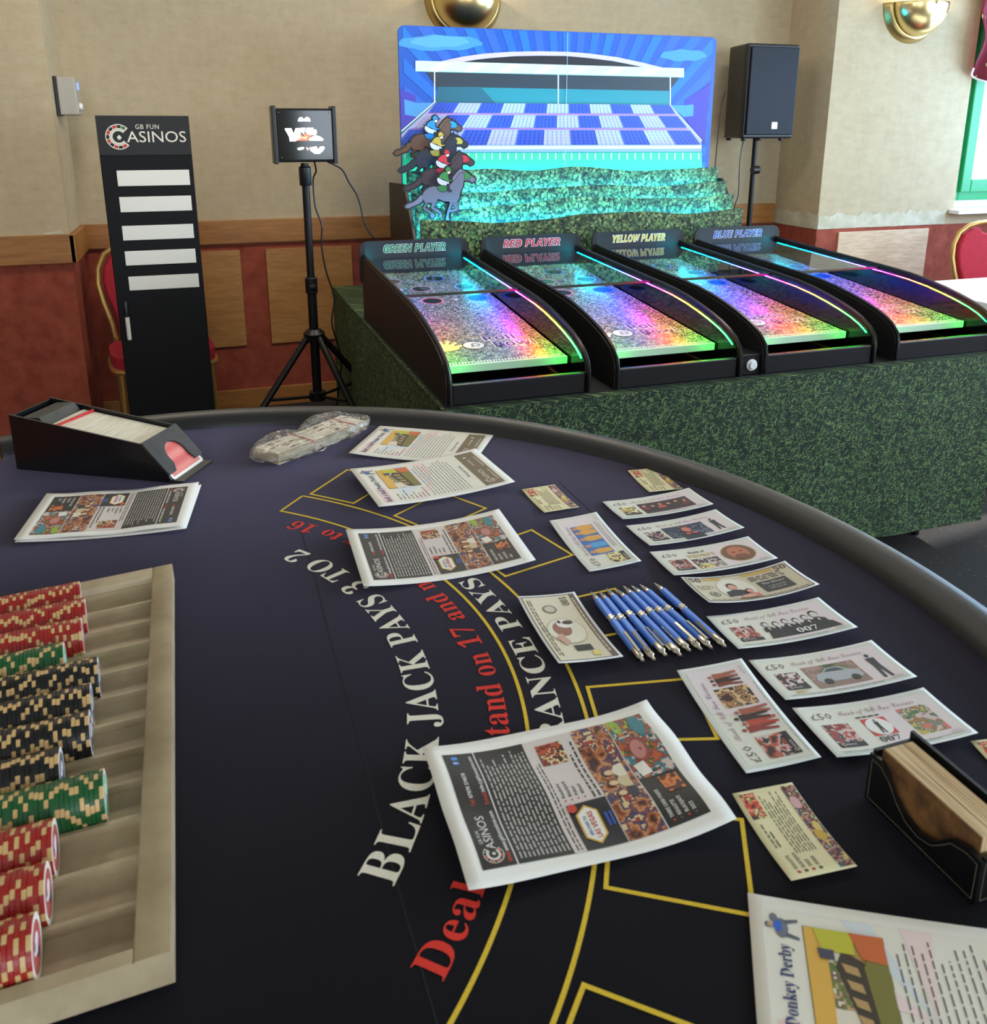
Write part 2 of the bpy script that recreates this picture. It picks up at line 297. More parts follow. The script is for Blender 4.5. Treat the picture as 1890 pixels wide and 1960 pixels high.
BD=[((68,62,175),[(0.813,1.608),(0.936,1.558),(0.935,1.532),(0.885,1.543),(0.886,1.479),(0.943,1.468),(0.805,1.353)]),((75,150,215),[(0.885,1.543),(0.935,1.529),(1.027,1.53),(0.943,1.468),(0.886,1.479)]),((62,56,168),[(2.415,1.635),(2.275,1.552),(2.28,1.53),(2.327,1.534),(2.329,1.48),(2.275,1.475),(2.404,1.347)]),((70,145,215),[(2.327,1.534),(2.28,1.53),(2.197,1.529),(2.275,1.475),(2.329,1.48)]),((205,190,240),[(1.039,1.7),(1.154,1.725),(1.252,1.74),(1.38,1.751),(1.519,1.757),(1.662,1.758),(1.759,1.754),(1.908,1.741),(2.04,1.72),(2.166,1.697)]),((22,24,32),[(1.136,1.7),(1.216,1.714),(1.289,1.723),(1.398,1.733),(1.52,1.738),(1.643,1.74),(1.76,1.734),(1.879,1.724),(1.959,1.713),(2.062,1.697)]),((40,52,62),[(0.982,1.661),(2.24,1.658),(2.185,1.591),(1.037,1.591)]),((28,132,140),[(1.037,1.597),(2.185,1.595),(2.197,1.529),(1.026,1.53)]),((30,95,110),[(1.037,1.597),(1.234,1.599),(1.307,1.529),(1.026,1.53)]),((176,182,236),[(1.026,1.53),(2.197,1.529),(2.381,1.361),(2.383,1.34),(0.835,1.345),(0.829,1.37)]),((25,120,130),[(1.026,1.535),(1.025,1.527),(0.829,1.362),(0.828,1.376)]),((240,250,250),[(1.026,1.538),(1.026,1.533),(0.828,1.373),(0.828,1.379)]),((230,245,245),[(2.197,1.533),(2.202,1.526),(2.386,1.357),(2.385,1.366)]),((120,200,190),[(0.939,1.703),(2.262,1.7),(2.265,1.657),(0.938,1.658)]),((205,228,215),[(0.939,1.703),(2.262,1.7),(2.265,1.659),(0.938,1.661)]),((220,240,228),[(1.048,1.698),(1.109,1.697),(1.038,1.659),(0.995,1.66)]),((220,240,228),[(1.207,1.697),(1.27,1.697),(1.198,1.66),(1.153,1.66)]),((220,240,228),[(1.371,1.697),(1.436,1.697),(1.362,1.66),(1.316,1.66)]),((220,240,228),[(1.539,1.697),(1.606,1.696),(1.53,1.66),(1.483,1.66)]),((220,240,228),[(1.712,1.696),(1.781,1.696),(1.703,1.66),(1.655,1.66)]),((220,240,228),[(1.89,1.696),(1.96,1.696),(1.881,1.66),(1.831,1.661)]),((220,240,228),[(2.072,1.696),(2.145,1.695),(2.064,1.66),(2.013,1.661)]),((225,235,245),[(1.021,1.66),(1.026,1.66),(1.024,1.529),(1.018,1.529)]),((225,235,245),[(1.606,1.658),(1.612,1.658),(1.614,1.529),(1.609,1.529)]),((225,235,245),[(2.187,1.657),(2.193,1.658),(2.201,1.528),(2.195,1.528)]),((196,140,226),[(0.984,1.487),(2.232,1.489),(2.234,1.482),(0.981,1.481)]),((190,140,226),[(0.911,1.422),(2.298,1.422),(2.303,1.414),(0.904,1.417)]),((226,236,250),[(0.831,1.348),(2.385,1.342),(2.386,1.325),(0.83,1.331)]),((140,170,215),[(0.83,1.331),(2.386,1.325),(2.387,1.31),(0.83,1.319)]),((30,150,150),[(0.83,1.319),(2.387,1.31),(2.388,1.305),(0.829,1.314)]),((62,214,150),[(0.829,1.314),(2.388,1.305),(2.452,0.71),(0.787,0.795)]),((225,245,245),[(0.843,1.314),(0.848,1.314),(0.847,1.287),(0.842,1.287)]),((225,245,245),[(0.878,1.314),(0.884,1.314),(0.883,1.287),(0.878,1.287)]),((225,245,245),[(0.914,1.314),(0.92,1.314),(0.919,1.286),(0.914,1.286)]),((225,245,245),[(0.95,1.314),(0.956,1.314),(0.955,1.286),(0.95,1.286)]),((225,245,245),[(0.987,1.313),(0.992,1.313),(0.992,1.286),(0.986,1.286)]),((225,245,245),[(1.023,1.313),(1.029,1.313),(1.028,1.285),(1.023,1.285)]),((225,245,245),[(1.06,1.313),(1.066,1.313),(1.065,1.285),(1.06,1.285)]),((225,245,245),[(1.097,1.313),(1.103,1.312),(1.102,1.284),(1.097,1.285)]),((225,245,245),[(1.135,1.312),(1.14,1.312),(1.14,1.284),(1.134,1.284)]),((225,245,245),[(1.172,1.312),(1.178,1.312),(1.177,1.284),(1.172,1.284)]),((225,245,245),[(1.21,1.312),(1.215,1.312),(1.215,1.283),(1.21,1.283)]),((225,245,245),[(1.248,1.311),(1.253,1.311),(1.253,1.283),(1.248,1.283)]),((225,245,245),[(1.286,1.311),(1.291,1.311),(1.291,1.283),(1.286,1.283)]),((225,245,245),[(1.324,1.311),(1.33,1.311),(1.33,1.282),(1.324,1.282)]),((225,245,245),[(1.363,1.311),(1.369,1.31),(1.369,1.282),(1.363,1.282)]),((225,245,245),[(1.402,1.31),(1.408,1.31),(1.408,1.282),(1.402,1.282)]),((225,245,245),[(1.441,1.31),(1.447,1.31),(1.447,1.281),(1.441,1.281)]),((225,245,245),[(1.48,1.31),(1.486,1.31),(1.486,1.281),(1.481,1.281)]),((225,245,245),[(1.52,1.309),(1.526,1.309),(1.526,1.28),(1.52,1.28)]),((225,245,245),[(1.56,1.309),(1.566,1.309),(1.566,1.28),(1.56,1.28)]),((225,245,245),[(1.6,1.309),(1.606,1.309),(1.606,1.28),(1.6,1.28)]),((225,245,245),[(1.64,1.308),(1.646,1.308),(1.647,1.279),(1.641,1.279)]),((225,245,245),[(1.681,1.308),(1.687,1.308),(1.688,1.279),(1.682,1.279)]),((225,245,245),[(1.722,1.308),(1.728,1.308),(1.729,1.278),(1.722,1.278)]),((225,245,245),[(1.763,1.308),(1.769,1.308),(1.77,1.278),(1.764,1.278)]),((225,245,245),[(1.804,1.307),(1.81,1.307),(1.811,1.278),(1.805,1.278)]),((225,245,245),[(1.846,1.307),(1.852,1.307),(1.853,1.277),(1.847,1.277)]),((225,245,245),[(1.888,1.307),(1.894,1.307),(1.895,1.277),(1.889,1.277)]),((225,245,245),[(1.93,1.306),(1.936,1.306),(1.937,1.276),(1.931,1.276)]),((225,245,245),[(1.972,1.306),(1.978,1.306),(1.98,1.276),(1.974,1.276)]),((225,245,245),[(2.015,1.306),(2.021,1.306),(2.023,1.276),(2.016,1.276)]),((225,245,245),[(2.058,1.305),(2.064,1.305),(2.066,1.275),(2.06,1.275)]),((225,245,245),[(2.101,1.305),(2.108,1.305),(2.109,1.275),(2.103,1.275)]),((225,245,245),[(2.145,1.305),(2.151,1.305),(2.153,1.274),(2.147,1.274)]),((225,245,245),[(2.189,1.304),(2.195,1.304),(2.197,1.274),(2.19,1.274)]),((225,245,245),[(2.233,1.304),(2.239,1.304),(2.241,1.273),(2.235,1.273)]),((225,245,245),[(2.277,1.304),(2.284,1.304),(2.286,1.273),(2.279,1.273)]),((225,245,245),[(2.322,1.303),(2.328,1.303),(2.331,1.273),(2.324,1.273)]),((225,245,245),[(2.367,1.303),(2.373,1.303),(2.376,1.272),(2.369,1.272)])]
TIERS=[([(1.027,1.53),(2.192,1.53),(2.226,1.49),(0.991,1.487)],11,0),([(0.973,1.478),(2.238,1.479),(2.295,1.425),(0.915,1.423)],12,1),([(0.902,1.416),(2.312,1.411),(2.377,1.344),(0.842,1.349)],11,0)]
CLOUDS=[[(1.245,1.784),(1.244,1.775),(1.209,1.768),(1.175,1.756),(1.133,1.75),(1.076,1.752),(1.022,1.744),(0.965,1.745),(0.925,1.754),(0.893,1.756),(0.86,1.763),(0.859,1.773),(0.873,1.782),(0.884,1.792),(0.923,1.796),(0.973,1.803),(1.022,1.813),(1.078,1.809),(1.127,1.807),(1.179,1.809),(1.219,1.8),(1.23,1.792)],[(2.384,1.761),(2.383,1.754),(2.361,1.748),(2.34,1.739),(2.313,1.734),(2.275,1.736),(2.24,1.73),(2.203,1.731),(2.176,1.739),(2.155,1.741),(2.132,1.747),(2.131,1.755),(2.14,1.762),(2.147,1.771),(2.172,1.774),(2.205,1.779),(2.236,1.787),(2.273,1.783),(2.305,1.781),(2.339,1.783),(2.365,1.775),(2.373,1.768)],[(1.181,1.788),(1.18,1.781),(1.156,1.776),(1.134,1.767),(1.105,1.763),(1.067,1.764),(1.031,1.759),(0.993,1.759),(0.965,1.766),(0.943,1.768),(0.921,1.773),(0.92,1.78),(0.93,1.787),(0.937,1.795),(0.964,1.797),(0.998,1.802),(1.031,1.81),(1.068,1.807),(1.102,1.805),(1.136,1.807),(1.163,1.8),(1.171,1.794)]]
HORSE={'leg':[[(0.023,-0.137),(0.04,-0.128),(0.045,-0.161),(0.04,-0.173),(0.022,-0.177),(0.0,-0.179),(-0.009,-0.175),(-0.002,-0.169),(0.022,-0.165),(0.03,-0.161),(0.02,-0.148)],[(-0.066,-0.125),(-0.044,-0.115),(-0.056,-0.146),(-0.063,-0.156),(-0.043,-0.165),(-0.029,-0.18),(-0.028,-0.195),(-0.038,-0.201),(-0.044,-0.192),(-0.036,-0.185),(-0.072,-0.164),(-0.078,-0.155),(-0.073,-0.14)],[(0.006,-0.127),(0.028,-0.127),(0.014,-0.158),(0.004,-0.178),(0.001,-0.201),(0.006,-0.212),(-0.013,-0.211),(-0.01,-0.193),(-0.005,-0.168),(0.003,-0.147)],[(-0.113,-0.119),(-0.084,-0.125),(-0.094,-0.145),(-0.102,-0.155),(-0.08,-0.17),(-0.061,-0.183),(-0.059,-0.192),(-0.067,-0.202),(-0.078,-0.199),(-0.081,-0.186),(-0.076,-0.183),(-0.109,-0.163),(-0.112,-0.154),(-0.101,-0.139)]],'tail':[[(-0.11,-0.101),(-0.113,-0.129),(-0.127,-0.139),(-0.143,-0.146),(-0.159,-0.151),(-0.17,-0.157),(-0.183,-0.156),(-0.19,-0.149),(-0.177,-0.137),(-0.156,-0.132),(-0.137,-0.12),(-0.125,-0.107)]],'body':[[(-0.114,-0.109),(-0.11,-0.094),(-0.099,-0.081),(-0.083,-0.072),(-0.062,-0.068),(-0.041,-0.069),(-0.004,-0.068),(0.013,-0.058),(0.026,-0.042),(0.07,-0.045),(0.066,-0.069),(0.052,-0.1),(0.049,-0.12),(0.036,-0.138),(0.006,-0.135),(-0.021,-0.131),(-0.044,-0.121),(-0.058,-0.133),(-0.074,-0.138),(-0.095,-0.135),(-0.111,-0.124)]],'head':[[(0.02,-0.046),(0.031,-0.031),(0.041,-0.016),(0.055,-0.005),(0.075,-0.007),(0.09,-0.014),(0.102,-0.026),(0.114,-0.034),(0.122,-0.041),(0.119,-0.051),(0.105,-0.057),(0.093,-0.048),(0.069,-0.047)]],'mane':[[(0.018,-0.044),(0.02,-0.031),(0.032,-0.018),(0.042,-0.007),(0.051,0.0),(0.058,0.004),(0.06,-0.001),(0.075,-0.006),(0.06,-0.011),(0.048,-0.018),(0.039,-0.03),(0.026,-0.047)]],'mask':[[(0.065,-0.014),(0.083,-0.012),(0.097,-0.022),(0.101,-0.03),(0.095,-0.041),(0.071,-0.041),(0.074,-0.026)]],'face':[[(-0.004,-0.006),(0.011,-0.005),(0.011,-0.013),(0.005,-0.019),(-0.003,-0.017)]],'jacket':[[(-0.014,-0.009),(-0.003,-0.01),(0.0,-0.023),(0.001,-0.039),(0.009,-0.045),(0.019,-0.041),(0.016,-0.048),(-0.003,-0.05),(-0.014,-0.043),(-0.03,-0.037),(-0.041,-0.033),(-0.035,-0.022),(-0.025,-0.013)]],'trousers':[[(-0.046,-0.032),(-0.038,-0.035),(-0.019,-0.045),(0.003,-0.051),(0.005,-0.059),(-0.009,-0.066),(-0.03,-0.064),(-0.043,-0.055),(-0.049,-0.043)]],'boot':[[(-0.007,-0.06),(0.004,-0.059),(0.005,-0.081),(0.018,-0.089),(0.004,-0.093),(-0.003,-0.086)]],'saddle':[[(-0.049,-0.067),(-0.007,-0.064),(-0.006,-0.088),(-0.02,-0.092),(-0.036,-0.089),(-0.045,-0.08)]],'helmet':[[(-0.012,-0.003),(-0.01,0.006),(-0.002,0.012),(0.008,0.009),(0.012,0.0),(0.018,-0.001),(0.014,-0.005),(0.0,-0.006),(-0.008,-0.009)]]}

LBX=[((255,255,255),[(0.388,1.446),(0.389,1.453),(0.395,1.461),(0.405,1.461),(0.41,1.454),(0.409,1.446)]),((255,255,255),[(0.412,1.446),(0.412,1.454),(0.418,1.461),(0.427,1.462),(0.434,1.455),(0.436,1.446)]),((255,255,255),[(0.336,1.417),(0.338,1.42),(0.361,1.42),(0.369,1.399),(0.377,1.42),(0.394,1.421),(0.397,1.417),(0.394,1.402),(0.401,1.389),(0.391,1.38),(0.375,1.372),(0.352,1.371),(0.351,1.388)]),((255,255,255),[(0.397,1.421),(0.416,1.422),(0.409,1.406),(0.407,1.397),(0.394,1.41)]),((255,255,255),[(0.42,1.422),(0.445,1.422),(0.444,1.416),(0.426,1.395),(0.413,1.406)]),((255,255,255),[(0.429,1.396),(0.444,1.415),(0.453,1.416),(0.458,1.41),(0.457,1.401),(0.452,1.395)]),((255,255,255),[(0.426,1.374),(0.427,1.381),(0.443,1.391),(0.456,1.393),(0.47,1.389),(0.482,1.378),(0.479,1.373)]),((230,90,70),[(0.375,1.374),(0.395,1.384),(0.39,1.402),(0.406,1.389),(0.409,1.402),(0.424,1.395),(0.437,1.394),(0.421,1.374)]),((255,190,120),[(0.393,1.388),(0.406,1.386),(0.42,1.389),(0.414,1.38),(0.404,1.382)]),((255,255,240),[(0.378,1.342),(0.382,1.347),(0.399,1.35),(0.406,1.348),(0.402,1.341),(0.386,1.338)]),((240,160,170),[(0.412,1.348),(0.416,1.349),(0.422,1.343),(0.422,1.338),(0.417,1.338)]),((240,248,255),[(0.424,1.347),(0.454,1.352),(0.457,1.34),(0.468,1.351),(0.481,1.352),(0.485,1.345),(0.476,1.333),(0.464,1.324),(0.445,1.324),(0.43,1.335)])]
HPOS=[(1.013,3.795,1.464),(1.011,3.70,1.395),(1.016,3.625,1.322),(1.001,3.555,1.254)]
# ================================================================ THE SETTING
struct(MB().box((-2.4,-3.3,-.1),(5.4,4.9,0)).build('floor',M['carpet']))
struct(MB().box((-2.4,-3.3,2.62),(5.4,4.9,2.72)).build('ceiling',M['ceiling']))
def wall(name,along,fixed,thick,a0,a1,holes=(),rail_z=.98,split=.862,parent=None):
    """a wall of boxes around its openings; lower part terracotta, upper part linen paper"""
    mb=MB(); zs=sorted({0,split,2.62}|{h[2] for h in holes}|{h[3] for h in holes}); xs=sorted({a0,a1}|{h[0] for h in holes}|{h[1] for h in holes})
    for i in range(len(xs)-1):
        for j in range(len(zs)-1):
            cx=(xs[i]+xs[i+1])/2; cz=(zs[j]+zs[j+1])/2
            if any(h[0]<cx<h[1] and h[2]<cz<h[3] for h in holes): continue
            mi=1 if cz<split else 0; f0,f1=sorted((fixed,fixed+thick))
            if along=='X': mb.box((xs[i],f0,zs[j]),(xs[i+1],f1,zs[j+1]),mi)
            else: mb.box((f0,xs[i],zs[j]),(f1,xs[i+1],zs[j+1]),mi)
    return struct(mb.build(name,[M['paper_wall'],M['red_wall']]))
wall('wall_back','X',4.5,.2,-.54,3.35)
wall('wall_left','X',4.075,.625,-2.4,-.54)            # projecting bay left of the score board
wall('wall_side','Y',-2.2,-.2,-3.3,4.075)
wall('wall_pillar','X',4.1,.6,3.35,4.28)
WIN=(4.34,5.06,.95,2.15)
wall('wall_window','X',4.1,.2,4.28,5.3,[WIN])
RWIN=[(-1.6,-.2,1.0,2.25),(.3,1.7,1.0,2.25),(2.5,3.95,1.0,2.25)]
wall('wall_right','Y',5.1,.2,-3.3,4.1,RWIN)
FWIN=[(-1.7,-.1,1.0,2.35),(1.1,2.7,1.0,2.35)]
wall('wall_front','X',-3.2,-.1,-2.4,5.3,FWIN)
# dado rails, baseboards, panels
def trim(name,lo,hi,m_,bev=.004): return struct(MB().box(lo,hi,0,bev).build(name,m_))
trim('trim_1',(-.54,4.478,.866),(3.335,4.5,.982),M['rail_wood'])
trim('trim_2',(-2.2,4.05,.862),(-.518,4.075,.984),M['rail_wood'])
trim('trim_3',(-.54,4.05,.8621),(-.516,4.478,.9839),M['rail_wood'])
trim('baseboard_back',(-.54,4.485,0),(3.35,4.5,.105),M['rail_wood'])
trim('baseboard_left',(-2.2,4.06,0),(-.525,4.075,.105),M['rail_wood'])
for i,(x0,x1) in enumerate(((-.32,.173),(.298,.735),(.86,1.35),(1.48,1.97),(2.1,2.6),(2.72,3.2))):
    trim('trim_%d'%(i+4),(x0,4.488,.338),(x1,4.5,.832),M['panel_wood'],.002)
trim('trim_10',(3.50,4.088,.34),(4.16,4.1,.842),M['pale_wood'],.002)
# torn wallpaper edge where the rail was pulled off the pillar
random.seed(4)
def torn(name,fn,u0,u1,z0,z1,n,edge):
    mb=MB(); top=[]
    for i in range(n+1):
        u=u0+(u1-u0)*i/n; top.append((u,z1+random.uniform(-edge,edge)))
    bot=[(u0+(u1-u0)*i/n,z0+random.uniform(0,.004)) for i in range(n,-1,-1)]
    mb.prism(top+bot,lambda u,z:fn(u,z,.0),lambda u,z:fn(u,z,.0018)); return struct(mb.build(name,M['plaster']))
torn('trim_11',lambda u,z,d:(u,4.0985-d,z),3.352,4.28,.862,.945,46,.014)
torn('trim_12',lambda u,z,d:(3.3485-d,u,z),4.102,4.5,.862,.95,20,.008)
mb=MB()
for (x,y,n) in ((-.62,.99,(8,.06)),): 
    mb.flat([(x-.02,y),(x+.05,y+.012),(x+.06,y-.004),(x-.01,y-.004)],lambda u,v:(u,4.0735,v))
struct(mb.build('trim_14',M['plaster']))
# visible window beside the pillar: white reveal, green casement, glass
w=struct(MB().box((4.30,4.02,.925),(5.1,4.1,.95),0,.004).box((4.34,4.1,.925),(5.06,4.3,.9501),0).build('window_1',M['white']))
mb=MB(); y0,y1=4.17,4.24
x0,x1,z0,z1=WIN
def ring(mb,x0,x1,z0,z1,wd,y0,y1,mi=0,bev=.006):
    mb.box((x0,y0,z0),(x0+wd,y1,z1),mi,bev); mb.box((x1-wd,y0,z0),(x1,y1,z1),mi,bev)
    mb.box((x0+wd,y0,z0),(x1-wd,y1,z0+wd),mi,bev); mb.box((x0+wd,y0,z1-wd),(x1-wd,y1,z1),mi,bev)
ring(mb,x0,x1,z0,z1,.045,4.2,4.27); mb.build('window_frame',M['white'],w)
mb=MB(); ring(mb,x0+.045,x1-.045,z0+.045,z1-.045,.06,4.18,4.24); ring(mb,x0+.095,x1-.095,z0+.095,z1-.095,.075,4.155,4.21); mb.build('casement',M['green_frame'],w)
MB().poly([(x0+.165,4.19,z0+.165),(x1-.165,4.19,z0+.165),(x1-.165,4.19,z1-.165),(x0+.165,4.19,z1-.165)]) or (lambda q:(q.poly([(x0+.165,4.19,z0+.165),(x1-.165,4.19,z0+.165),(x1-.165,4.19,z1-.165),(x0+.165,4.19,z1-.165)]),q)[1])(MB()).build('pane',M['window_glass'],w)
def plain_window(i,axis,fix,a0,a1,z0,z1):
    mb=MB()
    def bx(p0,p1,q0,q1,t=.05):
        if axis=='Y': mb.box((fix-t/2,p0,q0),(fix+t/2,p1,q1))
        else: mb.box((p0,fix-t/2,q0),(p1,fix+t/2,q1))
    bx(a0,a0+.06,z0,z1);bx(a1-.06,a1,z0,z1);bx(a0+.06,a1-.06,z0,z0+.06);bx(a0+.06,a1-.06,z1-.06,z1);bx((a0+a1)/2-.03,(a0+a1)/2+.03,z0+.06,z1-.06)
    return struct(mb.build('window_%d'%i,M['green_frame']))
for i,h in enumerate(RWIN): plain_window(2+i,'Y',5.22,*h)
for i,h in enumerate(FWIN): plain_window(5+i,'X',-3.26,*h)
# burgundy leaf-patterned pelmet over the window, with a white scalloped hem
m=M['pelmet']=mat('burgundy_leaf_cloth',(120,26,44),.8); t,b=nt(m)
vo=N(t,'TexVoronoi',Scale=13); t.links.new(coord(t),vo.inputs['Vector']); nn=noi(t,coord(t),40,3)
mm=N(t,'Math',operation='MULTIPLY'); t.links.new(vo.outputs['Distance'],mm.inputs[0]); t.links.new(nn,mm.inputs[1])
t.links.new(mixc(t,(122,26,46),(206,178,132),ramp(t,mm.outputs[0],[(.05,(255,255,255)),(.085,(0,0,0))])),b.inputs['Base Color'])
mb=MB(); n=60; rows=14
for i in range(n+1):
    u=i/n; x=4.27+u*.86
    drop=2.3-(1.80-.13*abs(math.sin(u*PI*2+.35)))
    for j in range(rows+1):
        q=j/rows; z=2.3-drop*q; y=4.03-.03*math.sin(u*38+q*2.5)*(.4+.6*q)-.02*math.sin(q*11+u*4)
        mb.vert((x,y,z))
for i in range(n):
    for j in range(rows):
        a=i*(rows+1)+j; mb.face((a,a+rows+1,a+rows+2,a+1))
pel=thing('window_pelmet','burgundy leaf-patterned scalloped cloth pelmet hanging over the green window','pelmet',(0,0,0))
cl=mb.build('drape',M['pelmet'],pel,True); so=cl.modifiers.new('t','SOLIDIFY'); so.thickness=.004
hem=[]
for i in range(n+1):
    u=i/n; z=1.80-.13*abs(math.sin(u*PI*2+.35)); hem.append((4.27+u*.86,4.03-.03*math.sin(u*38+2.5)-.02*math.sin(11+u*4),z))
MB().tube(hem,.006,6).build('hem_piping',M['white'],pel,True)
MB().box((4.24,4.03,2.28),(5.08,4.09,2.32)).build('rail',M['white'],pel)
# ================================================================ wall lights
def sconce(label,x,y,group=None,rr=.205,z=2.06):
    s=thing('wall_sconce',label,'wall light',(x,y,z),0)
    prof=[]
    for i in range(9):
        a=i/8*PI/2; prof.append((.84*rr*math.cos(a),.045+.135*math.sin(a)))
    outer=[(rr,0),(rr*.985,.006),(rr*.92,.03),(rr*.845,.047)]
    Mx=RX(90)   # lathe axis -> -Y
    MB().lathe(outer,30,Mx,0,PI,2*PI).build('flared_rim',M['brass_dull'],s,60)
    d=MB().lathe([(r,zz) for r,zz in prof],30,Mx,0,PI,2*PI).build('bowl',M['brass'],s,60)
    for o in (s.children): 
        q=o.modifiers.new('t','SOLIDIFY'); q.thickness=.003
    MB().lathe([(.001,0),(.018,0),(.022,.02),(.022,.05),(.012,.075),(.001,.08)],14,T(0,-.07,-.03)).build('bulb',emis('warm_lamp_glass',(255,222,160),9),s,True)
    l=bpy.data.lights.new('sconce_lamp','POINT'); l.energy=3.2; l.color=(1,.80,.52); l.shadow_soft_size=.03
    lo=bpy.data.objects.new('sconce_lamp',l); COL.objects.link(lo); lo.location=(x,y-.08,z+.08)
    return s
sconce('brass half-bowl wall light above the racecourse backdrop',1.36,4.5)
sconce('brass half-bowl wall light on the pale pillar by the window',3.845,4.1,z=2.085)
# ================================================================ thermostat box on the side of the bay
th=thing('thermostat','grey wall thermostat box on the edge of the left bay','thermostat',(-.539,4.25,1.55))
MB().box((0,-.075,-.078),(.012,.075,.082),0,.002).build('back_plate',M['satin_black'],th)
MB().box((.012,-.07,-.075),(.085,.07,.08),0,.006).build('housing',mat('grey_plastic',(178,172,160),.5),th)
MB().box((.085,-.03,.03),(.087,.03,.06)).build('display',emis('blue_display',(110,140,255),1.2),th)
MB().lathe([(.016,0),(.016,.008),(.012,.012),(.001,.012)],18,T(.085,-.01,-.04)@RY(90)).build('dial',M['white'],th,True)
# ================================================================ chairs
def chair(label,x,y,rz,hole=False):
    c=thing('banquet_chair',label,'chair',(x,y,0),rz)
    # local: faces -Y, seat centre at origin
    w_=.205
    arc=[(-w_*.84,.20,.46),(-w_*.90,.205,.56),(-w_*1.02,.225,.66),(-w_*1.08,.24,.74),(-w_*1.04,.252,.81),(-w_*.88,.262,.87),(-w_*.6,.268,.905),(-w_*.25,.27,.922)]
    arc+= [(0,.27,.926)]+[(-a,b_,c_) for a,b_,c_ in arc[::-1]]
    MB().tube(arc,.0125,10).build('back_frame',M['gold'],c,True)
    pad=[(-w_*.74,.51),(-w_*.80,.60),(-w_*.92,.68),(-w_*.97,.75),(-w_*.92,.81),(-w_*.76,.862),(-w_*.5,.892)]
    pad+=([(-w_*.30,.898),(-w_*.22,.872),(0,.862),(w_*.22,.872),(w_*.30,.898)] if hole else [(0,.903)])+[(-a,b_) for a,b_ in pad[::-1]]
    yy=lambda z:.195+max(0,(z-.5))*.17
    mb=MB().prism(pad,lambda u,v:(u,yy(v)-.018,v),lambda u,v:(u,yy(v)+.022,v)); o=mb.build('backrest',M['red_cloth'],c)
    q=o.modifiers.new('b','BEVEL'); q.width=.012; q.segments=3
    mb=MB(); ol=[]
    for i in range(28):
        a=2*PI*i/28; r=(abs(math.cos(a))**4+abs(math.sin(a))**4)**-.25; ol.append((.215*r*math.cos(a),.205*r*math.sin(a)-.02))
    mb.prism(ol,lambda u,v:(u,v,.435),lambda u,v:(u,v,.485)); o=mb.build('seat',M['red_cloth'],c); q=o.modifiers.new('b','BEVEL'); q.width=.02; q.segments=3
    MB().tube([(a,b_,.422) for a,b_ in ol],.0125,8,closed=True).build('seat_frame',M['gold'],c,True)
    for sx in (-1,1):
        MB().tube([(sx*.18,-.18,.43),(sx*.185,-.2,.2),(sx*.19,-.215,0)],.012,8).build('leg',M['gold'],c,True)
        MB().tube([(sx*.175,.185,.5),(sx*.18,.19,.3),(sx*.18,.23,0)],.012,8).build('leg',M['gold'],c,True)
    return c
chair('gold-framed red banquet chair half hidden behind the black casino board',-.215,4.02,R(8))
chair('gold-framed red banquet chair behind the white-clothed table by the window',4.09,3.38,R(-6),True)
# ================================================================ white-clothed table
wt=thing('side_table','table under a plain white cloth beside the player lanes on the right','table',(0,0,0))
mb=MB(); X0,X1,Y0,Y1=2.93,4.5,2.42,3.02
mb.box((X0,Y0,.735),(X1,Y1,.75),0)
pts=[]; per=[(X0,Y0),(X1,Y0),(X1,Y1),(X0,Y1)]
for k in range(4):
    a=per[k]; b_=per[(k+1)%4]; n=26
    for i in range(n): pts.append((a[0]+(b_[0]-a[0])*i/n,a[1]+(b_[1]-a[1])*i/n,k,i/n))
b0=len(mb.v)
for (x,y,k,q) in pts:
    nx,ny=((0,-1),(1,0),(0,1),(-1,0))[k]
    for j,z in enumerate((.749,.5,.25,.02)):
        d=(.012+.012*math.sin(q*26*1.7))*j/3*(1 if k in(0,2) else .6)
        mb.v.append((x+nx*d,y+ny*d,z))
L=len(pts)
for i in range(L):
    for j in range(3): a=b0+i*4+j; c_=b0+((i+1)%L)*4+j; mb.face((a,c_,c_+1,a+1))
mb.build('tablecloth',M['white_cloth'],wt,True)
MB().box((X0+.02,Y0+.02,.71),(X1-.02,Y1-.02,.734)).build('tabletop',M['rail_wood'],wt)
for x in (X0+.12,X1-.12):
    for y in (Y0+.1,Y1-.1): MB().box((x-.015,y-.015,0),(x+.015,y+.015,.71)).build('leg',M['metal_black'],wt)
# ================================================================ black score board
M['strip']=mat('white_writing_strip',(232,230,222),.35)
sg=thing('score_board','tall narrow black board headed GB Fun Casinos with five blank white strips','board',(0,0,0))
MB().box((-.348,3.70,0),(-.011,3.722,1.467),0,.003).build('panel',M['black'],sg)
hd=MB().box((-.3475,3.696,1.320),(-.0115,3.7,1.4665)).build('header',M['matt_black'],sg)
for i,(xa,za,zb) in enumerate(((-.294,1.202,1.2615),(-.2955,1.1015,1.1605),(-.2975,.991,1.048),(-.298,.891,.948),(-.295,.790,.846))):
    MB().box((xa,3.697,za),(xa+.2665,3.70,zb),0,.0008).build('writing_strip',M['strip'],sg)
mb=MB(); MBk=(-.276,1.389)
def ringseg(mb,cx,cz,r0,r1,a0,a1,y,col,n=4,fn=None):
    fn=fn or (lambda u,v:(u,y,v))
    for i in range(n):
        p=R(a0+(a1-a0)*i/n); q=R(a0+(a1-a0)*(i+1)/n)
        mb.poly([fn(cx+r*math.cos(a),cz+r*math.sin(a)) for r,a in ((r0,p),(r1,p),(r1,q),(r0,q))],0,col)
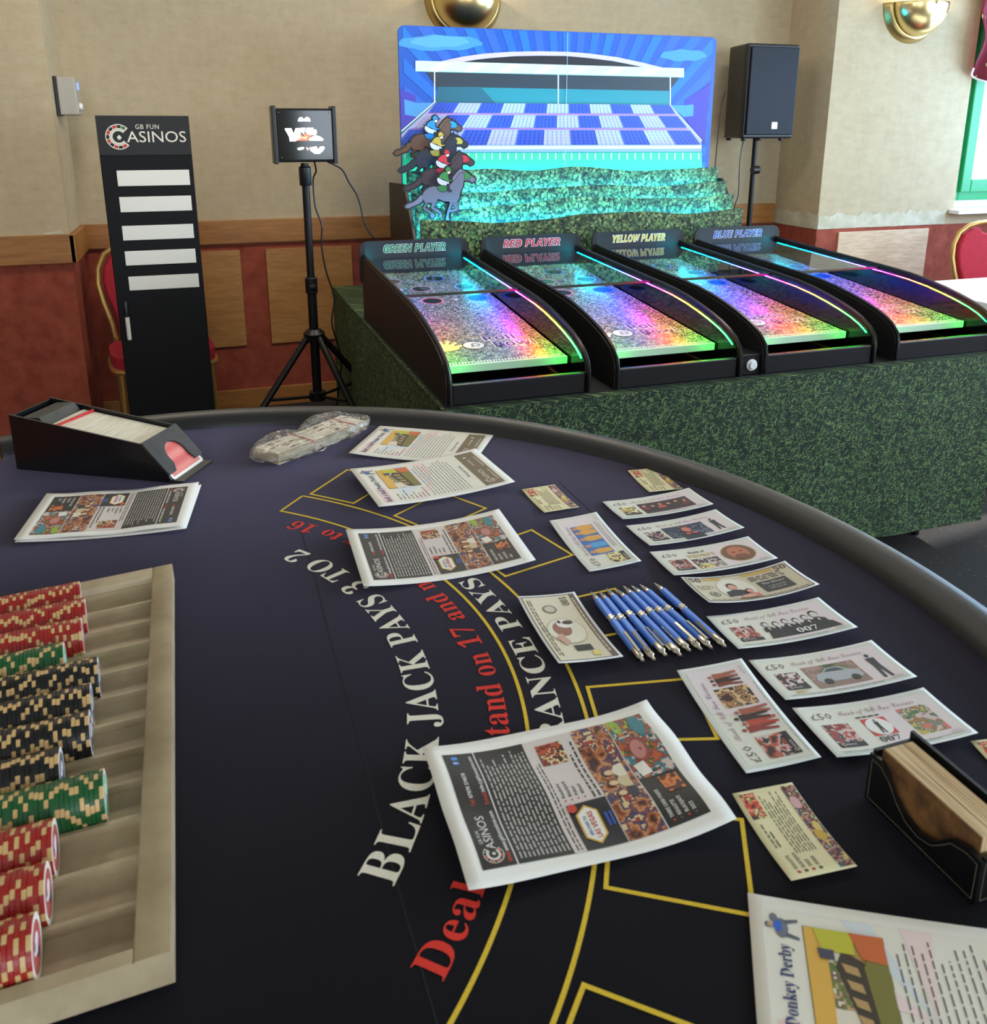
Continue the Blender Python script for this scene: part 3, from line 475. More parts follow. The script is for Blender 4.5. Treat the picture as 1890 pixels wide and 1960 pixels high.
def casino_logo(mb,fn,cx,cz,s,white=(232,228,216),sub=True):
    """wheel-shaped C, then ASINOS, with GB FUN above; s = wheel radius; fn(u,v,layer)"""
    ringseg(mb,cx,cz,s*.60,s,42,318,0,white,30,lambda u,v:fn(u,v,1))
    cols=[(46,120,60),(20,18,18),(196,60,50),(20,18,18),(196,60,50),(20,18,18),(196,60,50),(20,18,18),(196,60,50),(20,18,18),(196,60,50)]
    for i,c in enumerate(cols):
        a=48+i*264/11; ringseg(mb,cx,cz,s*.70,s*.93,a+1.5,a+264/11-1.5,0,c,2,lambda u,v:fn(u,v,2))
    ringseg(mb,cx,cz,s*.46,s*.58,40,320,0,white,24,lambda u,v:fn(u,v,1))
    text(mb,'♠',lambda u,v:fn(cx-s*.13+u,cz-s*.16+v,2),height=s*.26,col=white)
    text(mb,'ASINOS',lambda u,v:fn(cx+s*.60+u,cz-s*.42+v,1),height=s*.86,width=s*4.55,col=white,res=3)
    if sub: text(mb,'GB FUN',lambda u,v:fn(cx+s*1.32+u,cz+s*.62+v,1),height=s*.36,width=s*1.8,col=white,space=1.1)
casino_logo(mb,lambda u,v,l:(u,3.6957-.0003*l,v),-.272,1.388,.0475)
mb.build('lettering',M['print'],hd,recalc=False)
MB().box((-.2,3.722,.0),(-.16,3.85,.02)).box((-.2,3.722,.02),(-.16,3.74,.4)).build('foot',M['black'],sg)
mk=thing('marker_pen','white marker pen with black cap clipped to the black board','pen',(-.3155,3.689,.587))
MB().lathe([(.002,0),(.0075,.004),(.0085,.01),(.0085,.098),(.001,.098)],14).build('barrel',M['strip'],mk,True)
MB().lathe([(.001,.098),(.0088,.098),(.0088,.158),(.006,.164),(.001,.165)],14).build('cap',M['satin_black'],mk,True)
# ================================================================ lit sign on a tripod
def tripod(t,x,y,h,hub,spread,legang,m_=None,pr=.019):
    m_=m_ or M['metal_black']
    MB().tube([(0,0,hub-.28),(0,0,h*.62)],pr,16).build('pole',m_,t,True)
    MB().tube([(0,0,h*.62),(0,0,h)],pr*.8,16).build('inner_pole',m_,t,True)
    MB().lathe([(pr,-.035),(pr+.006,-.03),(pr+.006,.03),(pr,.035)],18,T(0,0,h*.62)).build('clamp_collar',m_,t,True)
    kb=MB().tube([(0,-.018,h*.62),(0,-.05,h*.62)],.005,8); kb.lathe([(.001,0),(.015,.002),(.016,.012),(.001,.016)],7,T(0,-.045,h*.62)@RX(90)); kb.build('clamp_knob',m_,t)
    MB().lathe([(pr,-.02),(pr+.022,-.018),(pr+.026,.012),(pr+.008,.03),(pr,.03)],18,T(0,0,hub)).build('hub',m_,t,True)
    MB().lathe([(pr,-.02),(pr+.016,-.018),(pr+.016,.018),(pr,.02)],18,T(0,0,hub-.26)).build('brace_collar',m_,t,True)
    for a in legang:
        c_,s_=math.cos(R(a)),math.sin(R(a))
        lg=MB().tube([(c_*.03,s_*.03,hub),(c_*spread,s_*spread,.014)],.0135,10).build('leg',m_,t,True)
        f=.42; MB().tube([(c_*.03,s_*.03,hub-.26),(c_*spread*f,s_*spread*f,hub*(1-f)+.006)],.007,8).build('brace',m_,lg,True)
        MB().tube([(c_*spread*.97,s_*spread*.97,.03),(c_*spread*1.01,s_*spread*1.01,.008)],.017,10).build('rubber_foot',M['satin_black'],lg,True)
st=thing('tripod_stand','black tripod stand carrying the small lit sign','stand',(.408,3.54,0))
tripod(st,0,0,1.287,.585,.50,(200,-62,25))
MB().lathe([(.022,0),(.024,.004),(.024,.07),(.02,.075)],18,T(0,0,1.2)).build('top_socket',M['satin_black'],st,True)
sb=thing('lit_sign','small black light box sign with glowing white and red shapes','sign',(0,0,0))
MB().box((.303,3.505,1.292),(.520,3.575,1.494),0,.003).build('housing',M['black'],sb)
for xa,xb in ((.289,.3055),(.5175,.534)): MB().box((xa,3.49,1.286),(xb,3.585,1.5035),0,.003).build('side_cheek',M['satin_black'],sb)
MB().box((.308,3.500,1.302),(.516,3.5045,1.486)).build('face_plate',M['gloss_black'],sb)
m=M['sign_glow']=printed('glowing_sign_art'); t,b=nt(m); at=[n_ for n_ in t.nodes if n_.type=='ATTRIBUTE'][0]; t.links.new(at.outputs['Color'],b.inputs['Emission Color']); b.inputs['Emission Strength'].default_value=2.6
mb=MB()
for i,(c_,p_) in enumerate(LBX): mb.flat(p_,lambda u,v:(u,3.4995-.0001*i-(.0006 if i>=7 else 0),v),0,c_)
mb.build('lit_artwork',M['sign_glow'],sb,recalc=False)
for (x,z) in ((.316,1.478),(.508,1.478),(.318,1.31),(.508,1.31)): MB().lathe([(.001,.002),(.0025,.0015),(.003,0)],10,T(x,3.4998,z)@RX(90)).build('screw',M['chrome'],sb)
def cable(name,label,pts,r=.0035,m_=None,sm=6):
    P_=[Vector(p) for p in pts]; out=[]
    for i in range(len(P_)-1):
        a=P_[max(i-1,0)];b_=P_[i];c_=P_[i+1];d=P_[min(i+2,len(P_)-1)]
        for k in range(sm):
            t_=k/sm; out.append(.5*((2*b_)+(c_-a)*t_+(2*a-5*b_+4*c_-d)*t_*t_+(3*b_-a-3*c_+d)*t_**3))
    out.append(P_[-1]); return tag(MB().tube(out,r,8).build(name,m_ or M['satin_black'],None,True),label,'cable')
cable('power_cable','thin black cable drooping from the lit sign towards the racecourse game',[(.50,3.56,1.292),(.56,3.58,1.26),(.59,3.6,1.208),(.63,3.62,1.139),(.656,3.62,1.027),(.70,3.62,.959),(.78,3.63,.88),(.80,3.63,.71)])
cable('power_cable','thin black cable hanging wavily alongside the tripod pole to the floor',[(.45,3.56,1.29),(.463,3.63,1.25),(.452,3.65,1.214),(.455,3.65,1.108),(.477,3.65,1.032),(.472,3.65,.945),(.486,3.65,.834),(.514,3.65,.719),(.499,3.65,.606),(.53,3.65,.438),(.50,3.68,.2),(.47,3.7,.012),(.40,3.75,.008)])
# ================================================================ loudspeaker on its stand
ss=thing('speaker_stand','black tripod pole stand under the loudspeaker behind the lanes','stand',(2.945,4.18,0))
tripod(ss,0,0,1.3685,.55,.26,(200,-20,-90),pr=.0175)
MB().tube([(-.02,-.02,1.20),(.02,-.02,1.20)],.022,12).build('height_clamp',M['satin_black'],ss,True)
sp=thing('loudspeaker','black loudspeaker with perforated grille and small silver badge','speaker',(2.965,4.10,1.357))
prof=[(-.163,0),(.163,0),(.163,.03),(.12,.24),(.09,.26),(-.09,.26),(-.12,.24),(-.163,.03)]
mb=MB().prism(prof,lambda u,v:(u,v,.012),lambda u,v:(u,v,.498)); o=mb.build('cabinet',M['satin_black'],sp); q=o.modifiers.new('b','BEVEL'); q.width=.012; q.segments=3
m=M['grille']=mat('perforated_steel_grille',(30,31,38),.45,.6); t,b=nt(m)
vo=N(t,'TexVoronoi',Scale=150,Randomness=0); t.links.new(coord(t,rot=(0,R(45),0)),vo.inputs['Vector']); t.links.new(ramp(t,vo.outputs['Distance'],[(.25,(3,3,5)),(.38,(22,24,33))]),b.inputs['Base Color'])
MB().box((-.148,-.012,.03),(.152,.001,.482),0,.005).build('grille',M['grille'],sp)
bd=MB().box((.01,-.0145,.062),(.045,-.0118,.098),0,.001).build('badge',M['silver'],sp)
mb=MB(); text(mb,'LL',lambda u,v:(.019+u,-.0149,.073+v),height=.013,col=(30,30,30)); mb.build('badge_mark',M['print'],bd,recalc=False)
for (x,y) in ((-.14,.02),(-.04,.02),(.1,.02),(-.1,.22),(.1,.22)): MB().lathe([(.012,.0),(.014,.006),(.012,.014)],12,T(x,y,0),cap=True).build('rubber_foot',M['satin_black'],sp)
cable('speaker_cable','black cable running down from the side of the loudspeaker to the hedge',[(2.83,4.33,1.62),(2.80,4.32,1.53),(2.76,4.27,1.342),(2.72,4.22,1.16),(2.66,4.17,.95),(2.64,4.15,.72),(2.64,4.2,.3),(2.66,4.25,.01)],.003)
cable('speaker_cable','black cable dangling under the loudspeaker beside its pole',[(2.87,4.18,1.37),(2.845,4.16,1.3),(2.835,4.15,1.217),(2.84,4.15,1.07),(2.82,4.15,.991),(2.80,4.14,.8),(2.84,4.2,.3),(2.85,4.25,.01)],.003)
# ================================================================ DONKEY DERBY GAME
ft=thing('folding_table','folding table hidden under the grass-print cloth','table',(0,0,0))
MB().box((.60,2.09,.665),(2.46,4.03,.694)).build('tabletop',M['rail_wood'],ft)
for x in (.7,2.36):
    for y in (2.2,3.9): MB().tube([(x,y,0),(x,y,.665)],.014,8).build('leg',M['metal_black'],ft)
mb=MB(); Z0=.10; XA,XB,YA,YB=.568,2.492,2.066,4.05
mb.box((XA,YA,.694),(XB,YB,.6985))
random.seed(2)
def skirt(a,b_,nrm,n,zt,zb,amp,ph):
    b0=len(mb.v); rows=12
    for i in range(n+1):
        q=i/n; x=a[0]+(b_[0]-a[0])*q; y=a[1]+(b_[1]-a[1])*q
        for j in range(rows+1):
            k=j/rows; z=zt+(zb-zt)*k
            d=amp*(k**.8)*(math.sin(q*9+ph+k*1.6)+.6*math.sin(q*23+ph*2-k*2.2)+.35*noise.noise(Vector((q*14,k*5,ph)))*2)
            d+= .006*noise.noise(Vector((q*30,k*9,ph+4)))
            d=abs(d)*.8+.002 if True else d
            mb.v.append((x+nrm[0]*d,y+nrm[1]*d,z))
    for i in range(n):
        for j in range(rows): A_=b0+i*(rows+1)+j; mb.face((A_,A_+rows+1,A_+rows+2,A_+1))
skirt((XA,YA),(XB,YA),(0,-1),110,.6985,Z0,.011,.6)
skirt((XB,YA),(XB,YB),(1,0),60,.6985,Z0,.008,2)
skirt((XA,YB),(XA,YA),(-1,0),60,.6985,Z0,.009,4)
gc=tag(mb.build('grass_cloth',M['grass_cloth'],None,50),'grass-print green cloth draped over the table under the four player lanes','cloth')
gc.data.validate()
MB().tube([(XA-.004,YB-.2,.70),(XA-.004,3.2,.701),(XA-.005,2.5,.699),(XA-.004,YA,.7)],.004,6).build('hem_seam',M['grass_cloth'],gc,True)
bb=tag(MB().box((.575,2.098,.6986),(2.484,3.30,.7018)).build('base_board',M['matt_black']),'black board lying on the grass cloth underneath the player lanes','board')
# LED strip gradient, front (0) to back (1.2 m)
LEDS=[(0,(0,255,60)),(.14,(20,255,30)),(.22,(190,240,10)),(.30,(255,160,10)),(.38,(255,60,20)),(.46,(255,10,90)),(.54,(230,20,220)),(.64,(110,30,255)),(.78,(20,60,255)),(.95,(0,130,255)),(1.08,(0,215,255)),(1.2,(0,225,255))]
def ledc(y):
    for i in range(len(LEDS)-1):
        a,b_=LEDS[i],LEDS[i+1]
        if a[0]<=y<=b_[0]:
            k=(y-a[0])/(b_[0]-a[0]); return tuple(a[1][j]+(b_[1][j]-a[1][j])*k for j in range(3))
    return LEDS[-1][1]
m=M['led']=printed('led_strip_light'); t,b=nt(m); at=[n_ for n_ in t.nodes if n_.type=='ATTRIBUTE'][0]; t.links.new(at.outputs['Color'],b.inputs['Emission Color']); b.inputs['Emission Strength'].default_value=190
PROF=[(0,.0),(0,.06),(.008,.086),(.034,.11),(.068,.127),(.107,.141),(.16,.155),(.221,.168),(.30,.182),(.391,.193),(.5,.2),(.602,.205),(1.20,.235)]
def ztop(y):
    for i in range(2,len(PROF)-1):
        a,b_=PROF[i],PROF[i+1]
        if a[0]<=y<=b_[0]: return a[1]+(b_[1]-a[1])*(y-a[0])/(b_[0]-a[0])
    return .235
zp=lambda y:.078+.0871*(y-.124)          # playfield surface
LW=.422; ZB=.0018
def disc(mb,fn,cx,cy,r0,r1,col,n=28,mi=0):
    for i in range(n):
        p=2*PI*i/n;q=2*PI*(i+1)/n
        if r0>0: mb.poly([fn(cx+r*math.cos(a),cy+r*math.sin(a)) for r,a in ((r0,p),(r1,p),(r1,q),(r0,q))],mi,col)
        else: mb.poly([fn(cx,cy),fn(cx+r1*math.cos(p),cy+r1*math.sin(p)),fn(cx+r1*math.cos(q),cy+r1*math.sin(q))],mi,col)
HANDP=[(0,0),(.012,-.004),(.04,-.006),(.066,.004),(.072,.02),(.09,.032),(.085,.042),(.066,.036),(.058,.040),(.078,.062),(.070,.070),(.052,.050),(.046,.052),(.060,.082),(.049,.086),(.037,.056),(.030,.057),(.034,.086),(.022,.086),(.019,.054),(.010,.046),(.0,.024)]
def lane(word,col,label,k):
    g=thing('roll_ball_lane',label,'arcade game',(.578+.494*k,2.1,.70+ZB),0,None)
    out=[(y,z) for y,z in PROF]+[(1.20,0)]
    for x0,x1 in ((0,.018),(LW-.018,LW)):
        sd=MB().prism(out,lambda u,v:(x0,u,v),lambda u,v:(x1,u,v)).build('side_panel',[M['gloss_black'] if x0>.1 else M['matt_black']],g)
        MB().tube([((x0+x1)/2,y,z+(.001)) for y,z in PROF],.0112,8,sq=.55).build('edge_trim',M['satin_black'],sd,True)
    MB().box((.018,0,0),(LW-.018,.018,.058),0,.003).build('front_board',M['satin_black'],g)
    MB().box((.018,.018,.0),(LW-.018,1.18,.006)).build('floor_board',M['matt_black'],g)
    # playfield
    mb=MB(); n=20; xa,xb=.0185,.3985
    ys=[.124+(1.185-.124)*i/n for i in range(n+1)]
    for i in range(n): a,b_=ys[i],ys[i+1]; mb.poly([(xa,a,zp(a)),(xb,a,zp(a)),(xb,b_,zp(b_)),(xa,b_,zp(b_))])
    mb.poly([(xa,.124,.058),(xb,.124,.058),(xb,.124,.078),(xa,.124,.078)]); mb.poly([(xb,.124,.058),(xb,1.185,.15),(xb,1.185,zp(1.185)),(xb,.124,.078)])
    mb.poly([(xa,.124,.058),(xa,1.185,.15),(xb,1.185,.15),(xb,.124,.058)])
    pf=mb.build('playfield',M['grass_plate'],g)
    MB().box((xa,.112,.056),(xb,.1235,.079),0,.002).build('front_lip',mat('frosted_acrylic_lip',(200,215,200),.35),pf)
    # printed game art on the playfield
    L_=lambda l:(lambda u,v:(u,v,zp(v)+.0003*l))
    mb=MB()
    for (hx,hy,rc) in ((.167,.769,(224,120,140)),(.335,.773,(70,110,235)),(.17,.934,(225,150,170)),(.336,.934,(110,200,225)),(.085,1.06,(180,150,200)),(.255,1.07,(90,140,235))):
        hm=MB(); disc(hm,L_(1),hx,hy,.034,.041,rc); disc(hm,L_(1),hx,hy,0,.034,(6,6,8)); hm.build('scoring_hole',M['board_print'],pf,recalc=False)
    for ch,x,y in (('2',.083,.772),('5',.246,.756),('1',.335,.700),('2',.09,.93),('3',.245,.93)): text(mb,ch,lambda u,v:L_(1)(x+u,y+v),height=.018,col=(225,220,235),st='sansb')
    sc_=1.0; hx,hy=.045,.245
    grow=[(p[0]-.0 +(p[0]-.04)*.09,p[1]+(p[1]-.04)*.09) for p in HANDP]
    mb.flat([(hx+u,hy+v) for u,v in grow],L_(1),0,(20,20,24)); mb.flat([(hx+u,hy+v) for u,v in HANDP],L_(2),0,(248,222,150) if k!=1 else (240,200,225))
    disc(mb,L_(2),hx+.118,hy+.028,0,.036,(20,20,24)); disc(mb,L_(3),hx+.118,hy+.028,0,.032,(205,212,236)); disc(mb,L_(4),hx+.124,hy+.03,.009,.014,(90,90,130)); disc(mb,L_(4),hx+.111,hy+.018,0,.004,(90,90,130))
    for wd,x,y,h_,w_ in (('Roll',.165,.060,.040,.10),('and',.272,.066,.016,.034),('Bowl',.180,.000,.042,.130)):
        f=lambda u,v:(hx+x+u,hy+y+v)
        text(mb,wd,lambda u,v:L_(2)(*f(u,v)),height=h_,width=w_,st='sansb',off=.055,col=(244,240,252))
        text(mb,wd,lambda u,v:L_(3)(*f(u,v)),height=h_,width=w_,st='sansb',off=.006,col=(24,28,84))
    random.seed(k)
    for i in range(40): x=.02+i*.0092; mb.poly([L_(1)(x,.128),L_(1)(x+.004,.128),L_(1)(x+.004,.142),L_(1)(x,.142)],0,(235,235,240))
    mb.build('playfield_art',M['board_print'],pf,recalc=False)
    # glass over the scoring holes, dark bar along its front edge
    y0=.552; #MB().poly([(.02,y0,ztop(y0)+.004),(LW-.02,y0,ztop(y0)+.004),(LW-.02,1.184,ztop(1.184)+.004),(.02,1.184,ztop(1.184)+.004)]) 
    mb=MB(); za,zb=ztop(y0)-.002,ztop(1.184)-.002; mb.poly([(.02,y0,za),(LW-.02,y0,za),(LW-.02,1.184,zb),(.02,1.184,zb)])
    gl=mb.build('glass_cover',M['glass'],g,recalc=False)
    MB().box((.018,y0-.006,za-.006),(LW-.018,y0+.003,za+.002),0,.001).build('front_bar',M['satin_black'],gl)
    # led strips inside both walls
    for x0,x1 in ((LW-.0200,LW-.0182),(.0182,.0205)):
        mb=MB(); n=60
        for i in range(n):
            a=.03+1.14*i/n; b_=.03+1.14*(i+1)/n; c_=ledc((a+b_)/2)
            za,zb=ztop(a)-.014,ztop(b_)-.014
            mb.poly([(x0,a,za),(x1,a,za),(x1,b_,zb),(x0,b_,zb)],0,c_); mb.poly([(x0,a,za+.0015),(x0,b_,zb+.0015),(x0,b_,zb),(x0,a,za)],0,c_); mb.poly([(x0,a,za+.0015),(x1,a,za+.0015),(x1,b_,zb+.0015),(x0,b_,zb+.0015)],0,c_); mb.poly([(x1,a,za+.0015),(x1,b_,zb+.0015),(x1,b_,zb),(x1,a,za)],0,c_)
        mb.build('led_strip',M['led'],g,recalc=False)
    # header board with the player's colour
    w_=.445; r_=.034; hp=[(-.008,.14),(-.008,.262)]+[(-.008+r_-r_*math.cos(a),.262+r_*math.sin(a)) for a in [i*PI/2/6 for i in range(1,7)]]
    hp+=[(w_-.012-r_+r_*math.sin(a),.262+r_*math.cos(a)) for a in [i*PI/2/6 for i in range(0,7)]]+[(w_-.012,.14)]
    hb=MB().prism(hp,lambda u,v:(u,1.2012,v),lambda u,v:(u,1.212,v)).build('header_board',M['matt_black'],g)
    mb=MB()
    for l,(off,cc_) in enumerate(((.045,(236,236,236)),(.008,col))): text(mb,word+' PLAYER',lambda u,v:(.212+u,1.2006-.0005*l,.250+v),height=.029,width=.250,st='sansbi',off=off,col=cc_,align='C',res=3)
    mb.build('lettering',M['board_print'],hb,recalc=False)
    return g
lane('GREEN',(22,120,66),'player lane headed GREEN PLAYER, leftmost of the row',0)
lane('RED',(206,40,44),'player lane headed RED PLAYER between green and yellow lanes',1)
lane('YELLOW',(226,200,70),'player lane headed YELLOW PLAYER between red and blue lanes',2)
lane('BLUE',(28,58,150),'player lane headed BLUE PLAYER, nearest the window',3)
bx=thing('button_box','small black box with round white push button between red and yellow lanes','button box',(1.530,2.115,.7018))
MB().box((-.034,-.005,0),(.034,.10,.062),0,.002).build('housing',M['satin_black'],bx)
MB().lathe([(.018,0),(.018,.004),(.015,.006),(.013,.006),(.013,.012),(.011,.014),(.001,.014)],24,T(.004,-.005,.03)@RX(90)).build('button',M['white'],bx,True)
# ---------------------------------------------------------------- racecourse scenery
sc=thing('racecourse_scenery','tall painted grandstand backdrop with four rows of leafy hedge in front','backdrop',(0,0,0))
X0,X1,Zt=.866,2.435,1.845
def rr(x0,x1,z0,z1,r):
    p=[(x0,z0),(x1,z0)]
    p+=[(x1-r+r*math.cos(a),z1-r+r*math.sin(a)) for a in [i*PI/12 for i in range(7)]]
    p+=[(x0+r-r*math.sin(a),z1-r+r*math.cos(a)) for a in [i*PI/12 for i in range(7)]]; return p
OUT=rr(X0,X1,.70,Zt,.028)
pn=MB().prism(OUT,lambda u,v:(u,3.830,v),lambda u,v:(u,3.842,v)).build('backdrop_panel',mat('blue_display_board',(16,84,184),.4),sc)
def clip(poly,x0,x1,z0,z1):
    for ax,val,sg in ((0,x0,1),(0,x1,-1),(1,z0,1),(1,z1,-1)):
        o=[]
        for i in range(len(poly)):
            a=poly[i];b_=poly[(i+1)%len(poly)]; da=(a[ax]-val)*sg; db=(b_[ax]-val)*sg
            if da>=0:o.append(a)
            if da*db<0: k=da/(da-db); o.append((a[0]+(b_[0]-a[0])*k,a[1]+(b_[1]-a[1])*k))
        poly=o
        if len(poly)<3: return []
    return poly
lay=[0]
mb=MB()
def P_(col,poly,inset=.002):
    poly=clip(poly,X0+inset,X1-inset,.71,Zt-.004)
    if len(poly)<3: return
    lay[0]+=1; y=3.8297-.00005*lay[0]; mb.flat(poly,lambda u,v:(u,y,v),0,col)
cx,cz=1.65,1.0
for i in range(34):
    a=R(8+i*164/34); da=R(2.6); P_([(24,104,200),(40,98,196),(20,112,206)][i%3],[(cx,cz),(cx+2*math.cos(a-da/2),cz+2*math.sin(a-da/2)),(cx+2*math.cos(a+da/2),cz+2*math.sin(a+da/2))],.02)
for i,c_ in enumerate(CLOUDS): P_([(62,146,218),(62,146,218),(84,164,226)][i],c_)
for c_,p in BD[:12]: P_(c_,p)
for c_,p in BD[12:]: P_(c_,p)
SH=[(46,82,196),(182,182,226)]
for q,nb,st_ in TIERS:
    TL,TR,BR,BL=q
    L2=lambda s,t_:tuple((TL[i]+(TR[i]-TL[i])*s)*(1-t_)+(BL[i]+(BR[i]-BL[i])*s)*t_ for i in (0,1))
    for k in range(nb):
        w=(k+st_)%2; P_(SH[w],[L2(k/nb,0),L2((k+1)/nb,0),L2((k+1)/nb,1),L2(k/nb,1)])
    lay[0]+=1; y=3.8297-.00005*lay[0]
    for k in range(nb):
        w=(k+st_)%2; c2=(28,50,140) if w==0 else (132,134,206)
        for i in range(6):
            for j in range(5):
                s0=(k+(i+.72)/6)/nb; s1=(k+(i+.98)/6)/nb; t0=(j+.25)/5; t1=(j+.98)/5
                mb.poly([(p[0],y,p[1]) for p in (L2(s0,t0),L2(s1,t0),L2(s1,t1),L2(s0,t1))],0,c2)
P_((190,210,235),[(1.649,.8),(1.651,.8),(1.651,Zt),(1.649,Zt)])
mb.build('grandstand_artwork',M['board_print'],pn,recalc=False)
def smooth(pts,n=60):
    P2=sorted(pts); o=[]
    for i in range(n+1):
        x=P2[0][0]+(P2[-1][0]-P2[0][0])*i/n
        j=max(k for k in range(len(P2)-1) if P2[k][0]<=x+1e-9); a,b_=P2[j],P2[j+1]; t_=(x-a[0])/(b_[0]-a[0]); t_=t_*t_*(3-2*t_); o.append((x,a[1]+(b_[1]-a[1])*t_))
    return o
HG=[(3.735,[(.866,1.242),(1.0,1.238),(1.25,1.246),(1.448,1.234),(1.66,1.250),(2.0,1.226),(2.25,1.232),(2.43,1.240)],(.8,.95,1)),
    (3.655,[(.866,1.165),(1.2,1.148),(1.42,1.160),(1.75,1.170),(2.05,1.158),(2.43,1.175)],(0,.9,1)),
    (3.585,[(.866,1.105),(1.05,1.084),(1.3,1.098),(1.62,1.124),(2.0,1.108),(2.2,1.106),(2.43,1.118)],(0,.85,1)),
    (3.505,[(.866,1.052),(1.0,1.044),(1.22,1.029),(1.4,1.036),(1.64,1.056),(1.9,1.058),(2.15,1.040),(2.43,1.058)],(0,.8,1))]
for i,(y,top,lc) in enumerate(HG):
    tp=smooth(top); pl=[(.866,.70),(2.43,.70)]+tp[::-1]
    hg=MB().prism(pl,lambda u,v:(u,y,v),lambda u,v:(u,y+.009,v)).build('hedge_board',M['hedge'],sc)
    led=MB().box((.90,y+.0125,min(q[1] for q in tp)-.030),(2.40,y+.0155,min(q[1] for q in tp)-.022)).build('led_strip',emis('cyan_led_light',[(80,215,255),(34,176,235),(34,176,235),(34,180,235)][i],[40,190,190,190][i]),hg)
br=[(4.02,.6985),(4.02,1.178),(3.72,1.186),(3.70,1.17),(3.50,.90),(3.47,.6985)]
for xx in (.846,2.437): MB().prism(br,lambda u,v:(xx,u,v),lambda u,v:(xx+.012,u,v)).build('side_bracket',M['matt_black'],sc)
# ---------------------------------------------------------------- flat cut-out racehorses
def outset(p,d):
    n=len(p); A_=sum(p[i][0]*p[(i+1)%n][1]-p[(i+1)%n][0]*p[i][1] for i in range(n)); sg=1 if A_>0 else -1; o=[]
    for i in range(n):
        a=Vector(p[i-1]);b_=Vector(p[i]);c_=Vector(p[(i+1)%n]); e1=(b_-a).normalized();e2=(c_-b_).normalized()
        nn=Vector((e1.y+e2.y,-e1.x-e2.x))*sg; nn=nn.normalized() if nn.length>1e-6 else Vector((0,0)); o.append((b_.x+nn.x*d,b_.y+nn.y*d))
    return o
def horse(label,pos,coat,tail,silk,dark):
    h=thing('racehorse_cutout',label,'horse cutout',pos)
    mb=MB()
    for k in ('leg','tail','body','head','mane','jacket','trousers','helmet','boot','saddle'):
        for p in HORSE[k]: mb.prism(outset(p,.0056 if k!='leg' else .0036),lambda u,v:(u,0,v),lambda u,v:(u,.005,v))
    mb.build('board',M['satin_black'],h)
    def fl(keys,name):
        mb=MB(); l=0
        for k,c_ in keys:
            for p in HORSE[k]:
                l+=1; mb.flat(outset(p,.0012),lambda u,v:(u,-.0002-.0001*l,v),0,(18,16,26)) if k in('mask','mane','tail') else None
                l+=1; mb.flat(outset(p,-.0010),lambda u,v:(u,-.0002-.0001*l,v),0,c_)
        return mb.build(name,M['board_print'],h,recalc=False)
    lc=tuple(min(255,int(c*.8+60)) for c in coat) if dark else tuple(int(c*.95) for c in coat)
    fl((('leg',lc),('tail',tail),('body',coat),('head',coat),('mane',tail),('mask',silk)),'horse')
    mb=MB(); l=12
    l=22
    for k,c_ in (('saddle',tuple(int(c*.85) for c in silk)),('trousers',(214,212,238)),('jacket',silk),('face',(240,214,190)),('helmet',silk),('boot',(44,36,44))):
        for p in HORSE[k]:
            l+=1; mb.flat(outset(p,.0019),lambda u,v:(u,-.0002-.0001*l,v),0,(18,16,26)); l+=1; mb.flat(outset(p,-.0006),lambda u,v:(u,-.0002-.0001*l,v),0,c_)
    mb.build('jockey',M['board_print'],h,recalc=False)
    # thin support arm reaching back under the hedge top
    MB().box((-.012,.0,-.30),(.012,.004,-.13)).build('support_arm',M['matt_black'],h)
    return h
cols=[((104,66,52),(112,74,44),(26,140,220),0),((38,38,52),(30,34,44),(196,170,62),0),((72,50,56),(66,50,50),(206,46,60),0),((112,114,132),(124,126,146),(52,140,66),0)]
labs=['brown racehorse cutout with blue-silked jockey, topmost of the four','black racehorse cutout with yellow-silked jockey, second from the top','dark brown racehorse cutout with red-silked jockey, third from the top','grey racehorse cutout with green-silked jockey, lowest and nearest']
for p,c_,l in zip(HPOS,cols,labs): horse(l,p,*c_)
# ================================================================ GAMING TABLE
TZ=.9; TC=(-.093,.718); CX=-.338
gt=thing('gaming_table','large D-shaped blackjack table with dark felt and grey padded rim','table',(0,0,0))
Rf=.818
am=math.acos((CX-TC[0])/Rf)
ns=96; arc=[am-2*am*i/ns for i in range(ns+1)]
mb=MB()
rim_pts=[(TC[0]+Rf*math.cos(a),TC[1]+Rf*math.sin(a)) for a in arc]
b0=len(mb.v); mb.v.append((CX+.25,TC[1],TZ)); mb.v+=[(x,y,TZ) for x,y in rim_pts]
for i in range(ns): mb.face((b0,b0+2+i,b0+1+i))
mb.face((b0,b0+1,b0+1+ns))
LC=(-.256,.744); zf=TZ+.00025
pol=lambda r,a,z=zf:(LC[0]+r*math.cos(a),LC[1]+r*math.sin(a),z)
def arcline(r0,r1,a0,a1,mi=3,n=80):
    for i in range(n):
        p=R(a0+(a1-a0)*i/n);q=R(a0+(a1-a0)*(i+1)/n); mb.poly([pol(r0,p),pol(r1,p),pol(r1,q),pol(r0,q)],mi)
lw=.0034
for r in (.512,.567): arcline(r-lw/2,r+lw/2,-49.2,50.4)
for a in (-49.1,50.3): 
    da=math.degrees(lw/2/.54); arcline(.512,.567,a-da,a+da,3,1)
